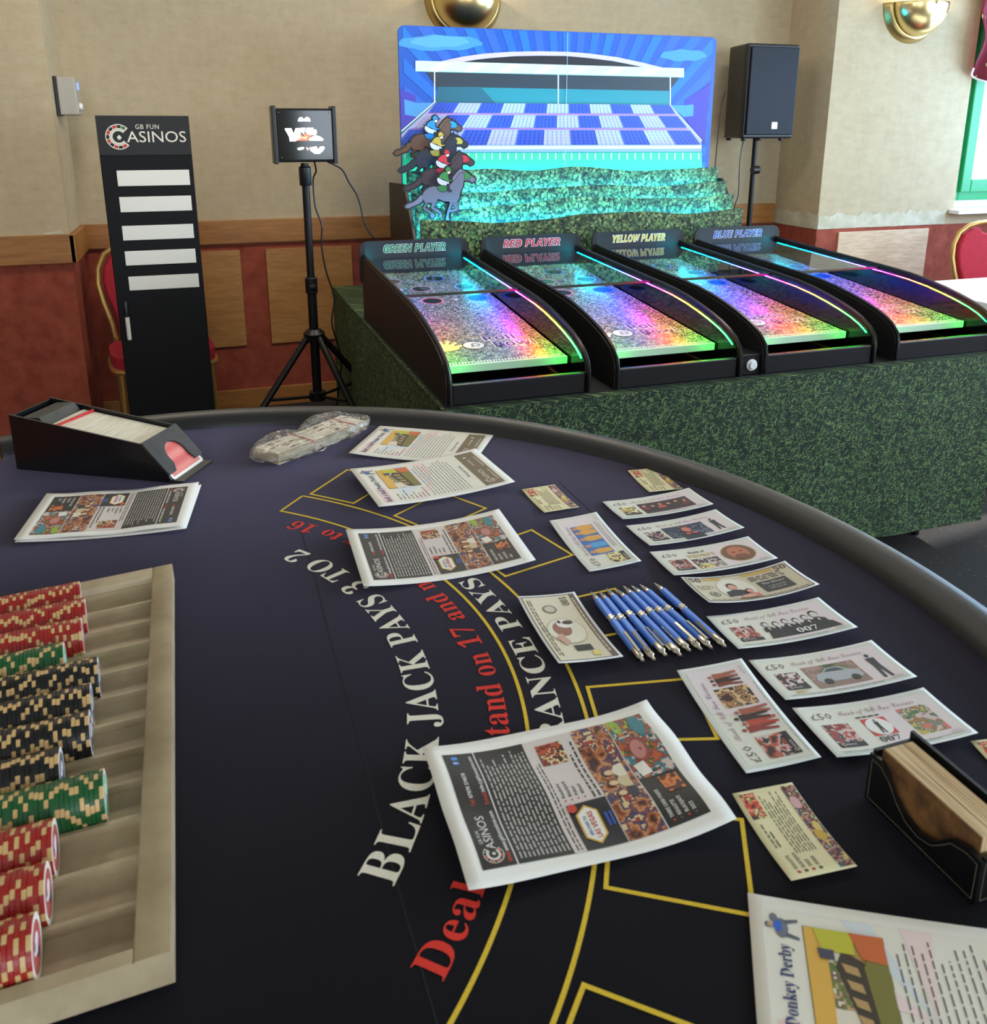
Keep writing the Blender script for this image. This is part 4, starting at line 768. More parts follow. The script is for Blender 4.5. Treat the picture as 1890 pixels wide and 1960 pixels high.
for k in range(7):
    c_=1.0+14.95*(k-3); c4=[(.577,c_-3.75),(.677,c_-3.6),(.677,c_+3.6),(.577,c_+3.75)]
    P4=[pol(r,R(a)) for r,a in c4]; ctr=[sum(p[i] for p in P4)/4 for i in (0,1)]
    for sgn in (0,):
        pass
    for i in range(4):
        a=Vector(P4[i][:2]);b_=Vector(P4[(i+1)%4][:2]); t_=(b_-a).normalized(); nn=Vector((-t_.y,t_.x))*lw/2; e=t_*lw/2
        mb.poly([tuple(p)+(zf+.00003*i,) for p in (a-nn-e,b_-nn+e,b_+nn+e,a+nn-e)],3)
def arctext(tx,rb,cap,a0,a1,mi,sty='serif',res=4):
    V,F,w=glyphs(tx,sty,res,0,1.04); A0,A1=R(a0),R(a1); k=(A1-A0)/w; sy=cap/.676; b=len(mb.v)
    for x,y in V: mb.v.append(pol(rb-y*sy,A0+x*k,zf+.00012))
    for f in F: mb.face([b+i for i in f],mi)
arctext('BLACK JACK PAYS 3 TO 2',.4335,.0285,-37.3,38.6,1)
arctext('Dealer must stand on 17 and must draw to 16',.4955,.0235,-43.6,45.9,2)
arctext('INSURANCE PAYS 2 TO 1',.5455,.0235,-31.0,31.8,1)
for x in (.092,.481):
    L_=[(x+.0006*math.sin(i),.3+i*.045) for i in range(18 if x<.2 else 19)]
    for i in range(len(L_)-1):
        a,b_=L_[i],L_[i+1]
        if (a[0]-TC[0])**2+(b_[1]-TC[1])**2<.78**2: mb.poly([(a[0]-.0006,a[1],zf-.0001),(a[0]+.0006,a[1],zf-.0001),(b_[0]+.0006,b_[1],zf-.0001),(b_[0]-.0006,b_[1],zf-.0001)],4)
mb.build('playing_surface',[M['felt'],M['felt_white'],M['felt_red'],M['felt_yellow'],mat('felt_fold_line',(14,11,17),.9)],gt,recalc=False)
# padded rim swept round the curved side
rp=[(TC[0]+.848*math.cos(am*1.0-2*am*i/120),TC[1]+.848*math.sin(am-2*am*i/120),TZ-.0085) for i in range(121)]
MB().tube(rp,.0315,20).build('padded_rim',M['rim'],gt,60)
mb=MB(); mb.v+=[(x,y,TZ-.001) for x,y in rim_pts]+[(x,y,TZ-.05) for x,y in rim_pts]; n_=len(rim_pts)
mb.face(list(range(n_)));mb.face(list(range(n_,2*n_)))
for i in range(n_): j=(i+1)%n_; mb.face((i,j,n_+j,n_+i))
mb.build('table_bed',M['matt_black'],gt)
for a in (75,25,-30,-75): 
    x,y=TC[0]+.6*math.cos(R(a)),TC[1]+.6*math.sin(R(a)); MB().box((x-.025,y-.025,0),(x+.025,y+.025,TZ-.05),0,.004).build('leg',M['metal_black'],gt)
# ================================================================ printed sheets
class Sheet:
    def __init__(s,name,label,cat,w,h,cx,cy,th,curl,base=(240,238,230),group=None,z0=.0010,edge=None,nu=20,nv=20,mat_=None):
        s.w,s.h=w,h; s.c=math.cos(R(th)); s.s=math.sin(R(th)); s.curl=curl; s.z0=z0; s.cx,s.cy=cx,cy
        mb=MB(); 
        for j in range(nv+1):
            for i in range(nu+1): mb.v.append(s.P(w*i/nu,h*j/nv,0))
        for j in range(nv):
            for i in range(nu): a=j*(nu+1)+i; mb.face((a,a+nu+1,a+nu+2,a+1),0,base)
        s.o=mb.build(name,mat_ or M['print'],None,80,loc=(cx,cy,TZ+z0),recalc=False); q=s.o.modifiers.new('t','SOLIDIFY'); q.thickness=.0003; q.offset=-1
        tag(s.o,label,cat,group); s.mb=MB(); s.l=1
    def P(s,u,v,l=0):
        x=u-s.w/2;y=s.h/2-v; return (s.c*x-s.s*y,s.s*x+s.c*y,s.curl(u/s.w,v/s.h)+l*.00014+.0001*(l>0))
    def rect(s,u0,v0,u1,v1,col,l=1):
        nu=max(1,int((u1-u0)/.008)); nv=max(1,int((v1-v0)/.008))
        for i in range(nu):
            for j in range(nv):
                a,b_=u0+(u1-u0)*i/nu,u0+(u1-u0)*(i+1)/nu; c_,d=v0+(v1-v0)*j/nv,v0+(v1-v0)*(j+1)/nv
                s.mb.poly([s.P(a,d,l),s.P(b_,d,l),s.P(b_,c_,l),s.P(a,c_,l)],0,col)
    def poly(s,pts,col,l=1):
        us=[p[0] for p in pts]; vs=[p[1] for p in pts]; a0,a1,b0,b1=min(us),max(us),min(vs),max(vs); nu=max(1,int((a1-a0)/.011)); nv=max(1,int((b1-b0)/.011))
        if nu*nv==1: s.mb.flat(pts,lambda u,v:s.P(u,v,l),0,col); return
        for i in range(nu):
            for j in range(nv):
                q=clip(list(pts),a0+(a1-a0)*i/nu,a0+(a1-a0)*(i+1)/nu,b0+(b1-b0)*j/nv,b0+(b1-b0)*(j+1)/nv)
                if len(q)>=3: s.mb.flat(q,lambda u,v:s.P(u,v,l),0,col)
    def ell(s,u,v,ru,rv,col,l=1,n=20): s.poly([(u+ru*math.cos(2*PI*i/n),v+rv*math.sin(2*PI*i/n)) for i in range(n)],col,l)
    def text(s,tx,u,v,h,col,l=2,w=None,st='sansb',align='L'): text(s.mb,tx,lambda a,b_:s.P(u+a,v-b_,l),height=h,width=w,st=st,col=col,res=1,align=align)
    def lines(s,u0,v0,u1,v1,n,col,l=2,fill=.45,rag=.25,seed=1,wl=.006):
        rnd=random.Random(seed); dv=(v1-v0)/n
        for k in range(n):
            v=v0+dv*(k+.3); u=u0; end=u1-(u1-u0)*rag*rnd.random()
            while u<end:
                w=wl*(.35+rnd.random()); e=min(u+w,end); s.mb.poly([s.P(u,v+dv*fill,l),s.P(e,v+dv*fill,l),s.P(e,v,l),s.P(u,v,l)],0,col); u=e+wl*.22
    def pic(s,u0,v0,u1,v1,pal,seed=1,cell=.0022,l=1,freq=3.2):
        cell*=.72
        nu=max(3,int((u1-u0)/cell)); nv=max(3,int((v1-v0)/cell)); n=len(pal)
        for i in range(nu):
            for j in range(nv):
                q=noise.noise(Vector((i/nu*freq*(u1-u0)/(v1-v0),j/nv*freq,seed*7.3)))*.85+noise.noise(Vector((i*.33,j*.33,seed*3.1)))*.42
                k=min(n-1,max(0,int((q*.9+.5)*n))); c_=pal[k]
                a,b_=u0+(u1-u0)*i/nu,u0+(u1-u0)*(i+1)/nu; cc,d=v0+(v1-v0)*j/nv,v0+(v1-v0)*(j+1)/nv
                s.mb.poly([s.P(a,d,l),s.P(b_,d,l),s.P(b_,cc,l),s.P(a,cc,l)],0,c_)
    def bust(s,u,v,r,hair,skin,coat,l=2,sw=1.5):
        s.poly([(u-r*sw,v+r*3.0),(u-r*sw*.9,v+r*1.5),(u-r*.4,v+r*.9),(u+r*.4,v+r*.9),(u+r*sw*.9,v+r*1.5),(u+r*sw,v+r*3.0)],coat,l)
        s.ell(u,v-.15*r,r*.78,r*1.02,hair,l+1,14); s.ell(u,v+.12*r,r*.62,r*.8,skin,l+2,14)
    def figure(s,u,v,h,col,l=2):
        s.ell(u,v+h*.07,h*.055,h*.07,col,l,10)
        s.poly([(u-h*.12,v+h*.17),(u+h*.12,v+h*.17),(u+h*.10,v+h*.5),(u+h*.13,v+h),(u+h*.05,v+h),(u,v+h*.6),(u-h*.06,v+h),(u-h*.14,v+h),(u-h*.09,v+h*.5)],col,l)
    def logo(s,u,v,r,l=1,sub=True,white=(226,222,210)): casino_logo(s.mb,lambda a,b_,q:s.P(a,-b_,l+q),u,-v,r,white,sub)
    def done(s):
        o=s.mb.build('printed_side',M['print'],s.o,recalc=False); return s.o
curl2=lambda a,ax='u',c=.5:(lambda s,t:a*((s if ax=='u' else t)-c)**2*4)
ROOM=[(60,30,22),(120,60,34),(170,96,50),(200,140,90),(120,70,80),(70,60,90),(220,190,140),(160,60,50)]
TABLES=[(180,170,60),(60,90,50),(190,90,50),(150,60,50),(60,120,130),(210,190,180),(40,70,60),(200,120,80)]
def casino_leaflet(name,label,cx,cy,th,curl,z0=.001,group=None):
    s=Sheet(name,label,'leaflet',.148,.210,cx,cy,th,curl,(238,234,226),group,z0)
    K=(38,35,33); a,b_=.013,.135
    s.rect(a,.014,b_,.040,K); s.logo(a+.0115,.0255,.0078,1)
    s.text('Tel:',a+.062,.0265,.0030,(200,70,50)); s.text('07970 374078',a+.070,.0265,.0030,(232,230,224),w=.026)
    s.rect(a+.107,.0205,a+.1115,.0255,(60,110,190),2); s.rect(a+.1135,.0205,a+.118,.0255,(70,140,210),2); s.text('f',a+.1085,.0248,.0035,(240,240,240),3)
    s.text('Web:',a+.003,.0375,.0030,(200,70,50)); s.text('www.gbfuncasinos.com',a+.013,.0375,.0029,(232,230,224),w=.042); s.text('Email:',a+.062,.0375,.0030,(200,70,50)); s.text('info@gbfuncasinos.com',a+.074,.0375,.0028,(232,230,224),w=.043)
    s.rect(a,.040,b_,.0408,(225,220,212)); s.rect(a,.0412,b_,.0845,K); s.lines(a+.004,.043,b_-.004,.0835,12,(188,184,176),2,.36,.15,3,.007)
    s.rect(a,.0845,b_,.128,(214,202,196)); 
    s.lines(a+.002,.0868,b_-.006,.0925,2,(70,64,62),2,.4,.3,5); s.lines(a+.046,.118,b_-.004,.127,2,(60,54,52),2,.4,.35,6)
    for k,tx in enumerate(('Roulette','Blackjack','Poker','Wheel')): s.rect(a+.048,.0955+k*.0055,a+.0495,.097+k*.0055,(196,60,50),2); s.text(tx,a+.052,.0975+k*.0055,.0027,(70,60,60))
    s.pic(a+.092,.094,a+.115,.117,[(120,40,26),(190,80,44),(60,30,24),(220,200,150),(150,50,34)],2,.0018,3)
    s.rect(a,.0945,a+.044,.1275,(30,30,36),3); 
    for q in (0,1): s.rect(a+.0-.0+.018,.1205+q*.0035,a+.030,.1222+q*.0035,(50,90,190),4)
    s.poly([(a+.004,.108),(a+.012,.0985),(a+.034,.0985),(a+.041,.108),(a+.034,.1165),(a+.012,.1165)],(214,170,60),5); s.poly([(a+.006,.108),(a+.0125,.100),(a+.0335,.100),(a+.039,.108),(a+.0335,.115),(a+.0125,.115)],(236,232,220),6)
    s.text('WELCOME TO',a+.022,.1055,.0024,(60,100,170),8,align='C',w=.018); s.text('LAS VEGAS',a+.022,.1115,.0042,(196,70,60),8,align='C',w=.024); s.ell(a+.040,.098,.004,.004,(200,70,50),8,8)
    s.pic(a,.1285,b_,.160,ROOM,11,.0024,2); s.bust(a+.055,.140,.005,(60,40,30),(226,190,150),(210,190,150),4); s.bust(a+.068,.141,.005,(40,30,30),(226,190,150),(230,220,200),4); s.bust(a+.042,.142,.0045,(90,60,30),(226,190,150),(60,50,60),4)
    s.rect(a,.160,b_,.1608,(225,220,212)); s.rect(a,.1612,b_,.196,K); s.pic(a+.052,.1612,b_,.196,TABLES,6,.0024,3)
    s.ell(a+.082,.176,.013,.008,(150,80,70),5); s.ell(a+.082,.175,.010,.006,(196,130,120),6); s.ell(a+.108,.186,.014,.006,(60,130,140),5); s.ell(a+.112,.168,.010,.004,(150,180,60),5); s.poly([(a+.054,.166),(a+.068,.164),(a+.070,.174),(a+.056,.176)],(236,230,222),5); s.pic(a+.030,.176,a+.049,.192,[(190,80,40),(220,130,60),(90,40,30)],8,.0022,3)
    for k,tx in enumerate(('THREE CARD POKER','ROULETTE','BLACKJACK','DICE')): s.rect(a+.004,.167+k*.0062,a+.0058,.1688+k*.0062,(196,60,50) if k%2==0 else (90,90,90),2); s.text(tx,a+.0075,.1692+k*.0062,.0030,(226,222,214),2,w=.0018*len(tx))
    return s.done()
def derby_leaflet(name,label,cx,cy,th,curl,z0=.001):
    s=Sheet(name,label,'leaflet',.148,.210,cx,cy,th,curl,(236,232,222),None,z0); a,b_=.010,.138
    s.rect(a,.008,b_,.202,(232,228,214)); 
    for i in range(9):
        an=R(-70+i*20); c0=(.074,.105); 
        q=[(c0[0],c0[1])]+[(min(b_,max(a,c0[0]+.2*math.sin(an+d))),min(.165,max(.045,c0[1]-.11*math.cos(an+d)))) for d in (-.09,.09)]
        s.poly(q,[(238,214,210),(216,222,226)][i%2],2)
    s.rect(.012,.012,.060,.028,(238,206,200),2)
    s.text('Roll A Ball Donkey Derby',.012,.0245,.0082,(44,54,110),4,w=.100,st='serif')
    s.ell(.124,.020,.0075,.0045,(110,116,126),4,12); s.ell(.131,.0155,.0035,.0028,(110,116,126),4,8); s.poly([(.118,.022),(.1165,.031),(.1185,.031),(.121,.023)],(90,96,106),4); s.poly([(.127,.022),(.130,.031),(.132,.031),(.130,.021)],(90,96,106),4); s.bust(.125,.0125,.0026,(50,60,120),(200,160,120),(50,100,200),5)
    u0,v0,u1,v1=.056,.034,.128,.083
    s.rect(u0-.0006,v0-.0006,u1+.0006,v1+.0006,(120,96,50),2); s.rect(u0,v0,u1,v1,(188,150,84),3)
    s.poly([(u0,v0),(u1,v0),(u1,v0+.008),(u0+.05,v0+.014),(u0,v0+.012)],(226,176,76),4)
    s.poly([(u0,v0+.012),(u0+.05,v0+.014),(u1-.012,v0+.010),(u1-.016,v0+.024),(u0,v0+.030)],(226,216,196),4)
    s.pic(u0+.018,v0+.013,u0+.05,v0+.026,[(226,216,196),(120,100,80),(110,130,60),(200,160,130),(90,120,60)],3,.0022,5)
    s.poly([(u0+.004,v0+.028),(u0+.046,v0+.017),(u1-.014,v0+.022),(u1-.022,v0+.038),(u0+.0,v0+.040)],(64,54,40),6)
    for k in range(4): s.poly([(u0+.010+k*.011,v0+.027-k*.0015),(u0+.016+k*.011,v0+.025-k*.0015),(u0+.014+k*.011,v0+.033-k*.001),(u0+.008+k*.011,v0+.034-k*.001)],(186,150,96),7)
    s.poly([(u0,v0+.038),(u1-.024,v0+.034),(u1-.012,v0+.040),(u1-.016,v1),(u0,v1)],(124,118,50),7); s.poly([(u1-.016,v0+.010),(u1,v0+.006),(u1,v0+.030),(u1-.016,v0+.030)],(196,190,50),7); s.poly([(u1-.018,v0+.034),(u1,v0+.028),(u1,v1),(u1-.020,v1)],(206,104,50),8)
    s.poly([(u0+.050,v0+.008),(u0+.057,v0+.007),(u0+.057,v0+.017),(u0+.050,v0+.017)],(70,70,90),9)
    s.lines(.014,.036,.048,.084,8,(76,74,70),3,.22,.6,5,.009)
    s.lines(.014,.088,.134,.150,12,(100,92,84),3,.2,.15,6,.008); s.text('Price per event',.050,.161,.0048,(70,80,120),3,w=.046,st='ital')
    s.rect(a,.168,b_,.198,(110,96,66),3); s.logo(a+.014,.181,.0085,4,False)
    s.text('Tel:',a+.066,.182,.003,(206,90,50),5); s.text('07970 374078',a+.074,.182,.003,(235,230,215),5,w=.026); s.rect(a+.108,.176,a+.112,.181,(230,230,235),5)
    s.text('www.gbfuncasinos.com',a+.012,.1945,.0028,(235,230,215),5,w=.042); s.text('info@gbfuncasinos.com',a+.066,.1945,.0028,(235,230,215),5,w=.042)
    return s.done()
E2=lambda s,t:.006*(2*t-1)**2+.002*math.sin(s*5)
back=derby_leaflet('event_leaflet','donkey derby leaflet lying beside the plastic bag, farthest from the camera',.3243,1.3248,58.7,lambda s,t:.004*(2*t-1)**2*(1-s)+.001)
derby_leaflet('event_leaflet','donkey derby leaflet overlapping another one above the yellow betting boxes',.2968,1.1710,96.0,lambda s,t:.005*(2*t-1)**2+.0015*s,z0=.0052)
derby_leaflet('event_leaflet','donkey derby leaflet cut off by the bottom right corner of the photo',.3718,.278,58.7,lambda s,t:.010*max(0,t-.05)**1.5+.001)
casino_leaflet('casino_leaflet','black and white casino leaflet nearest the camera over the white lettering',.2423,.5237,88.4,lambda s,t:.009*(2*t-1)**2+.003*math.sin(s*6+t*4)**2)
casino_leaflet('casino_leaflet','black and white casino leaflet in the middle of the felt covering 3 to 2',.2480,.9535,88.6,lambda s,t:.008*(2*t-1)**2+.002*s)
casino_leaflet('casino_leaflet','casino leaflet underneath another one beside the card shoe',-.1465,1.2005,-97.9,lambda s,t:.004*(2*t-1)**2)
casino_leaflet('casino_leaflet','casino leaflet lying on top of its pair beside the card shoe',-.1485,1.2043,-96.8,lambda s,t:.004*(2*t-1)**2+.0015*math.sin(t*7)**2,z0=.0032)
# ---------------------------------------------------------------- play money
def note(kind,label,cx,cy,th,amp=.006,c=.35,ax='u'):
    base={'brown':(206,196,170),'dollar':(220,210,184)}.get(kind,(226,228,222))
    s=Sheet('play_banknote',label,'play money',.1375,.0685,cx,cy,th,lambda a,b_:amp*((a-c)/(max(c,1-c)))**2+amp*.7*b_*b_,(236,238,236),None)
    W_,H_=.1375,.0685
    if kind in('brown','dollar'):
        s.rect(.003,.003,W_-.003,H_-.003,base,1); bc=(96,74,60)
        for q in ((.003,.003,W_-.003,.0042),(.003,H_-.0042,W_-.003,H_-.003),(.003,.003,.0042,H_-.003),(W_-.0042,.003,W_-.003,H_-.003)): s.rect(*q,bc,2)
    else:
        s.rect(.003,.003,W_-.003,H_-.003,(214,220,208),1); s.rect(.006,.006,W_-.006,H_-.006,(224,222,210),2)
        s.poly([(W_*.55,.006),(W_-.006,.006),(W_-.006,H_-.006),(W_*.4,H_-.006)],(228,216,218),3)
        s.text('£50',.009,.0195,.0085,(110,106,96),4,w=.021,st='plain')
        if kind!='oval':
            s.text('Bank of GB Fun Casinos',.037,.0165,.0062,(176,150,156),5,w=.078,st='script')
        s.text('£50',W_-.020,H_-.006,.0042,(190,180,180),5,w=.011,st='plain')
        s.lines(.010,H_-.006,W_-.03,H_-.0035,1,(170,170,165),4,.3,.02,2)
    def small(u0,v0,w,h,pal,seed):
        s.pic(u0,v0,u0+w,v0+h,pal,seed,.0019,4); s.rect(u0,v0+h-.006,u0+w,v0+h,(30,30,32),5); s.logo(u0+.004,v0+h-.003,.0024,6,False)
    RO=[(60,30,28),(130,56,44),(190,90,70),(210,190,186),(40,36,36),(150,60,50)]
    CH=[(30,28,30),(60,40,40),(220,210,205),(120,60,60),(40,36,40)]
    DI=[(40,34,30),(230,210,120),(246,236,190),(90,70,40),(200,170,80)]
    if kind=='group':
        small(.012,.027,.024,.030,DI,3); s.rect(.042,.022,.118,.058,(52,26,26),4)
        for i in range(6): s.bust(.049+i*.0122,.032+(i%2)*.003,.0042,(50,24,20),(210,150,120),[(130,40,40),(30,26,30),(196,90,80),(26,24,26),(60,30,30),(110,40,44)][i],5)
    elif kind=='portrait':
        small(.012,.028,.024,.029,CH,4); s.pic(.040,.022,.100,.058,[(20,26,46),(40,56,90),(26,30,40),(90,110,140),(50,60,60)],9,.002,4)
        s.bust(.070,.036,.010,(80,30,26),(204,120,96),(30,30,44),5); s.ell(.066,.050,.004,.003,(210,90,80),9); s.ell(.076,.050,.004,.003,(210,90,80),9); s.figure(.114,.020,.036,(38,38,38),5)
    elif kind=='oval':
        s.text('Bank of',.046,.0165,.0058,(90,86,80),5,w=.022,st='serif'); s.text('THORPE',.040,.0275,.0075,(198,166,80),5,w=.038,st='serif')
        small(.012,.028,.024,.030,RO,5); s.pic(.041,.032,.060,.045,CH,2,.002,4); s.pic(.041,.046,.060,.059,DI,2,.002,4); s.pic(.061,.032,.076,.045,[(120,90,90),(60,50,50),(200,190,190)],2,.002,4); s.pic(.061,.046,.076,.059,[(220,220,214),(120,140,120),(170,80,70)],3,.002,4)
        s.ell(.104,.034,.0215,.0225,(180,150,70),4,30); s.ell(.104,.034,.020,.021,(120,84,60),5,30); s.ell(.104,.034,.013,.017,(196,118,84),6); s.ell(.104,.044,.009,.007,(130,76,56),7); s.ell(.099,.031,.0025,.0012,(70,40,34),8,8); s.ell(.109,.031,.0025,.0012,(70,40,34),8,8)
    elif kind=='brown':
        s.text('50',.006,.0135,.0085,(96,74,60),4,w=.015,st='serif'); s.text('50',W_-.021,.0135,.0085,(96,74,60),4,w=.015,st='serif'); s.rect(.024,.005,.046,.010,(206,166,70),3); s.rect(.074,.005,.114,.010,(206,166,70),3)
        s.lines(.008,.022,.030,.034,3,(150,136,116),4,.3,.3,3); s.ell(.021,.045,.0065,.0065,(110,100,92),4); s.ell(.021,.045,.0048,.0048,(196,186,166),5); s.ell(.021,.045,.003,.003,(100,90,84),6)
        s.ell(.053,.036,.022,.026,(226,220,204),4,28); s.bust(.050,.030,.008,(50,36,34),(216,160,136),(36,36,46),5,1.9); s.bust(.064,.045,.0055,(120,40,40),(222,160,140),(206,120,110),9,1.5); s.ell(.056,.058,.010,.004,(216,160,136),12)
        s.lines(.078,.013,.122,.025,3,(90,76,70),4,.45,.1,9,.012); s.rect(.082,.028,.119,.054,(46,48,48),4); s.text('The Rivers',.1005,.036,.0042,(206,206,200),6,w=.028,align='C',st='serif'); s.lines(.090,.040,.112,.050,2,(170,170,160),6,.35,.1,4); s.lines(.008,.060,.13,.0635,1,(140,110,90),4,.4,.02,3)
    elif kind=='007':
        small(.012,.027,.026,.030,RO,7)
        s.poly([(.046,.058),(.050,.044),(.060,.040),(.112,.038),(.124,.046),(.128,.058)],(30,30,32),4)
        for i in range(6): s.bust(.053+i*.0118,.030-(.004 if i==5 else 0)+(i%2)*.002,.0048 if i<5 else .0065,(34,32,34),(214,210,206),(36,36,38),5,1.35); s.poly([(.0515+i*.0118,.037),(.0545+i*.0118,.037),(.053+i*.0118,.043)],(226,226,226),9)
        s.text('007',.078,.056,.0085,(238,238,236),10,w=.024,st='serif')
    elif kind=='car':
        small(.012,.027,.024,.028,CH,6); s.text('007',.017,.0615,.0045,(200,160,70),6,w=.013,st='serif')
        s.pic(.043,.022,.099,.058,[(70,90,50),(110,120,70),(150,120,110),(170,140,130)],8,.0024,4,2); s.rect(.043,.044,.099,.058,(150,124,114),5)
        s.poly([(.048,.045),(.052,.036),(.060,.034),(.066,.028),(.080,.028),(.088,.035),(.096,.038),(.097,.047),(.092,.050),(.052,.050)],(176,180,186),6); s.poly([(.062,.034),(.067,.0295),(.078,.0295),(.084,.035)],(70,76,84),7); s.ell(.058,.049,.0045,.0045,(50,50,54),8); s.ell(.087,.049,.0045,.0045,(50,50,54),8); s.figure(.116,.019,.040,(52,54,62),5)
    elif kind=='circle':
        small(.012,.027,.026,.031,RO,8); s.lines(.050,.020,.074,.0235,1,(60,60,60),5,.5,.02,3); s.rect(.052,.025,.076,.048,(206,64,50),4); s.ell(.064,.0365,.012,.0115,(236,234,230),5); s.figure(.064,.027,.019,(34,34,36),6); s.text('007',.053,.0565,.0065,(50,50,54),6,w=.020,st='serif')
        s.pic(.092,.020,.122,.056,[(196,180,90),(90,120,80),(210,190,190),(160,120,60),(120,140,130),(220,120,100)],12,.0022,4)
    elif kind=='blue':
        s.rect(.036,.019,.112,.050,(52,110,180),4)
        for i,u in enumerate((.044,.060,.078,.094,.106)): s.poly([(u-.005,.049),(u-.006,.032),(u-.002,.026),(u+.004,.026),(u+.007,.034),(u+.005,.049)],(224,166,70) if i!=1 else (70,160,220),5); s.ell(u,.024,.0035,.0045,(206,140,110),6,10)
        small(.010,.036,.024,.024,DI,11); s.lines(.05,.054,.12,.060,2,(120,120,115),4,.35,.1,5)
    elif kind=='red':
        small(.010,.028,.028,.030,RO,13)
        for i in range(4): s.figure(.048+i*.0075,.022+(i%2)*.004,.034,[(150,50,40),(190,70,50),(60,36,34),(170,90,70)][i],5+i)
        s.pic(.078,.022,.104,.056,[(60,34,26),(190,130,80),(110,90,70),(220,180,130),(50,40,40)],5,.002,4)
        for i in range(3): s.figure(.110+i*.005,.024,.030,[(130,60,44),(60,40,36),(170,96,70)][i],5+i)
    elif kind=='dollar':
        s.rect(.004,.0045,W_-.004,.0095,(112,92,76),3); s.lines(.012,.0055,.125,.0088,1,(220,210,184),5,.5,.02,4); s.text('100',.007,.0225,.0085,(110,100,80),4,w=.017,st='serif')
        s.ell(.074,.036,.026,.021,(196,186,160),4,28); s.ell(.074,.036,.0245,.0195,(226,218,196),5,28); s.ell(.070,.040,.014,.010,(150,100,80),6); s.ell(.060,.034,.008,.009,(236,230,222),7); s.ell(.058,.030,.004,.006,(70,50,44),8); s.ell(.056,.039,.003,.002,(40,34,34),9,8); s.poly([(.078,.044),(.096,.040),(.104,.046),(.086,.052)],(206,160,140),8)
        s.ell(.029,.040,.008,.008,(120,112,104),4); s.ell(.029,.040,.006,.006,(200,190,170),5); s.rect(.104,.022,.116,.040,(40,38,38),5); s.rect(.118,.018,.128,.026,DI[1],5); s.lines(.010,.056,.125,.062,2,(100,90,80),4,.4,.05,8,.010)
    return s.done()
note('group','play £50 note with a dark red group picture, farthest of the right-hand row',.5757,.9808,-2.2)
note('portrait','play £50 note with a face on blue and a black standing figure',.5725,.9025,-.8)
note('oval','play £50 note reading Bank of THORPE with an oval portrait',.5645,.8223,-4.3)
note('brown','brown play 50 note with two heads and a black plaque',.5645,.7475,-4.5,.009,.45)
note('007','play £50 note with six suited men above the number 007',.5505,.6695,-5.0)
note('car','play £50 note with a silver car and a standing figure',.5455,.5843,-6.6)
note('circle','play £50 note with a red-cornered circle, partly under the leather card box',.5380,.5070,-6.1,.004,.5)
note('blue','play £50 note with orange figures on blue, lying above the pens',.4425,.9083,88.2,.005)
note('dollar','cream play dollar note with a dog in an oval, left of the pens',.3315,.7360,-93.2,.007)
note('red','play £50 note with red dancers, lying between leaflet and right-hand row',.4285,.5585,83.8,.005)
def vcard(label,cx,cy,th,amp=.002):
    s=Sheet('business_card',label,'card',.0842,.053,cx,cy,th,lambda a,b_:amp*(2*a-1)**2,(232,222,176),None,nu=10,nv=8)
    s.pic(.058,.004,.0815,.0165,[(60,40,34),(200,70,50),(230,150,110),(120,80,50),(230,210,150)],2,.0018,1)
    s.lines(.022,.018,.081,.036,7,(96,88,70),2,.32,.25,3,.006); s.lines(.030,.0055,.055,.012,2,(96,88,70),2,.4,.4,4)
    for i in range(4): v=.010+i*.0058; s.ell(.0055,v,.0014,.0016,[(190,50,50),(60,56,50)][i%2],2,8); s.text(('ROULETTE','BLACKJACK','DICE','POKER')[i],.009,v+.0012,.0026,(96,88,70),2,w=.0016*len(('ROULETTE','BLACKJACK','DICE','POKER')[i]))
    s.pic(.002,.041,.082,.0525,[(70,50,60),(150,90,80),(200,150,130),(110,60,60),(70,100,110),(220,190,110)],4,.002,1); s.ell(.034,.046,.006,.004,(206,170,60),2,12); s.ell(.042,.048,.005,.003,(226,200,110),3,12); s.ell(.066,.045,.006,.004,(214,170,170),2,12)
    return s.done()
vcard('cream business card lying alone left of the right-hand note row',.4417,1.0527,91.3)
vcard('cream business card touching the padded rim at the far right',.6182,1.0650,84.6)
vcard('cream business card nearest the camera, between leaflet and leather box',.3845,.4323,84.7,.003)
vcard('cream business card cut off by the right edge behind the leather box',.612,.418,80)
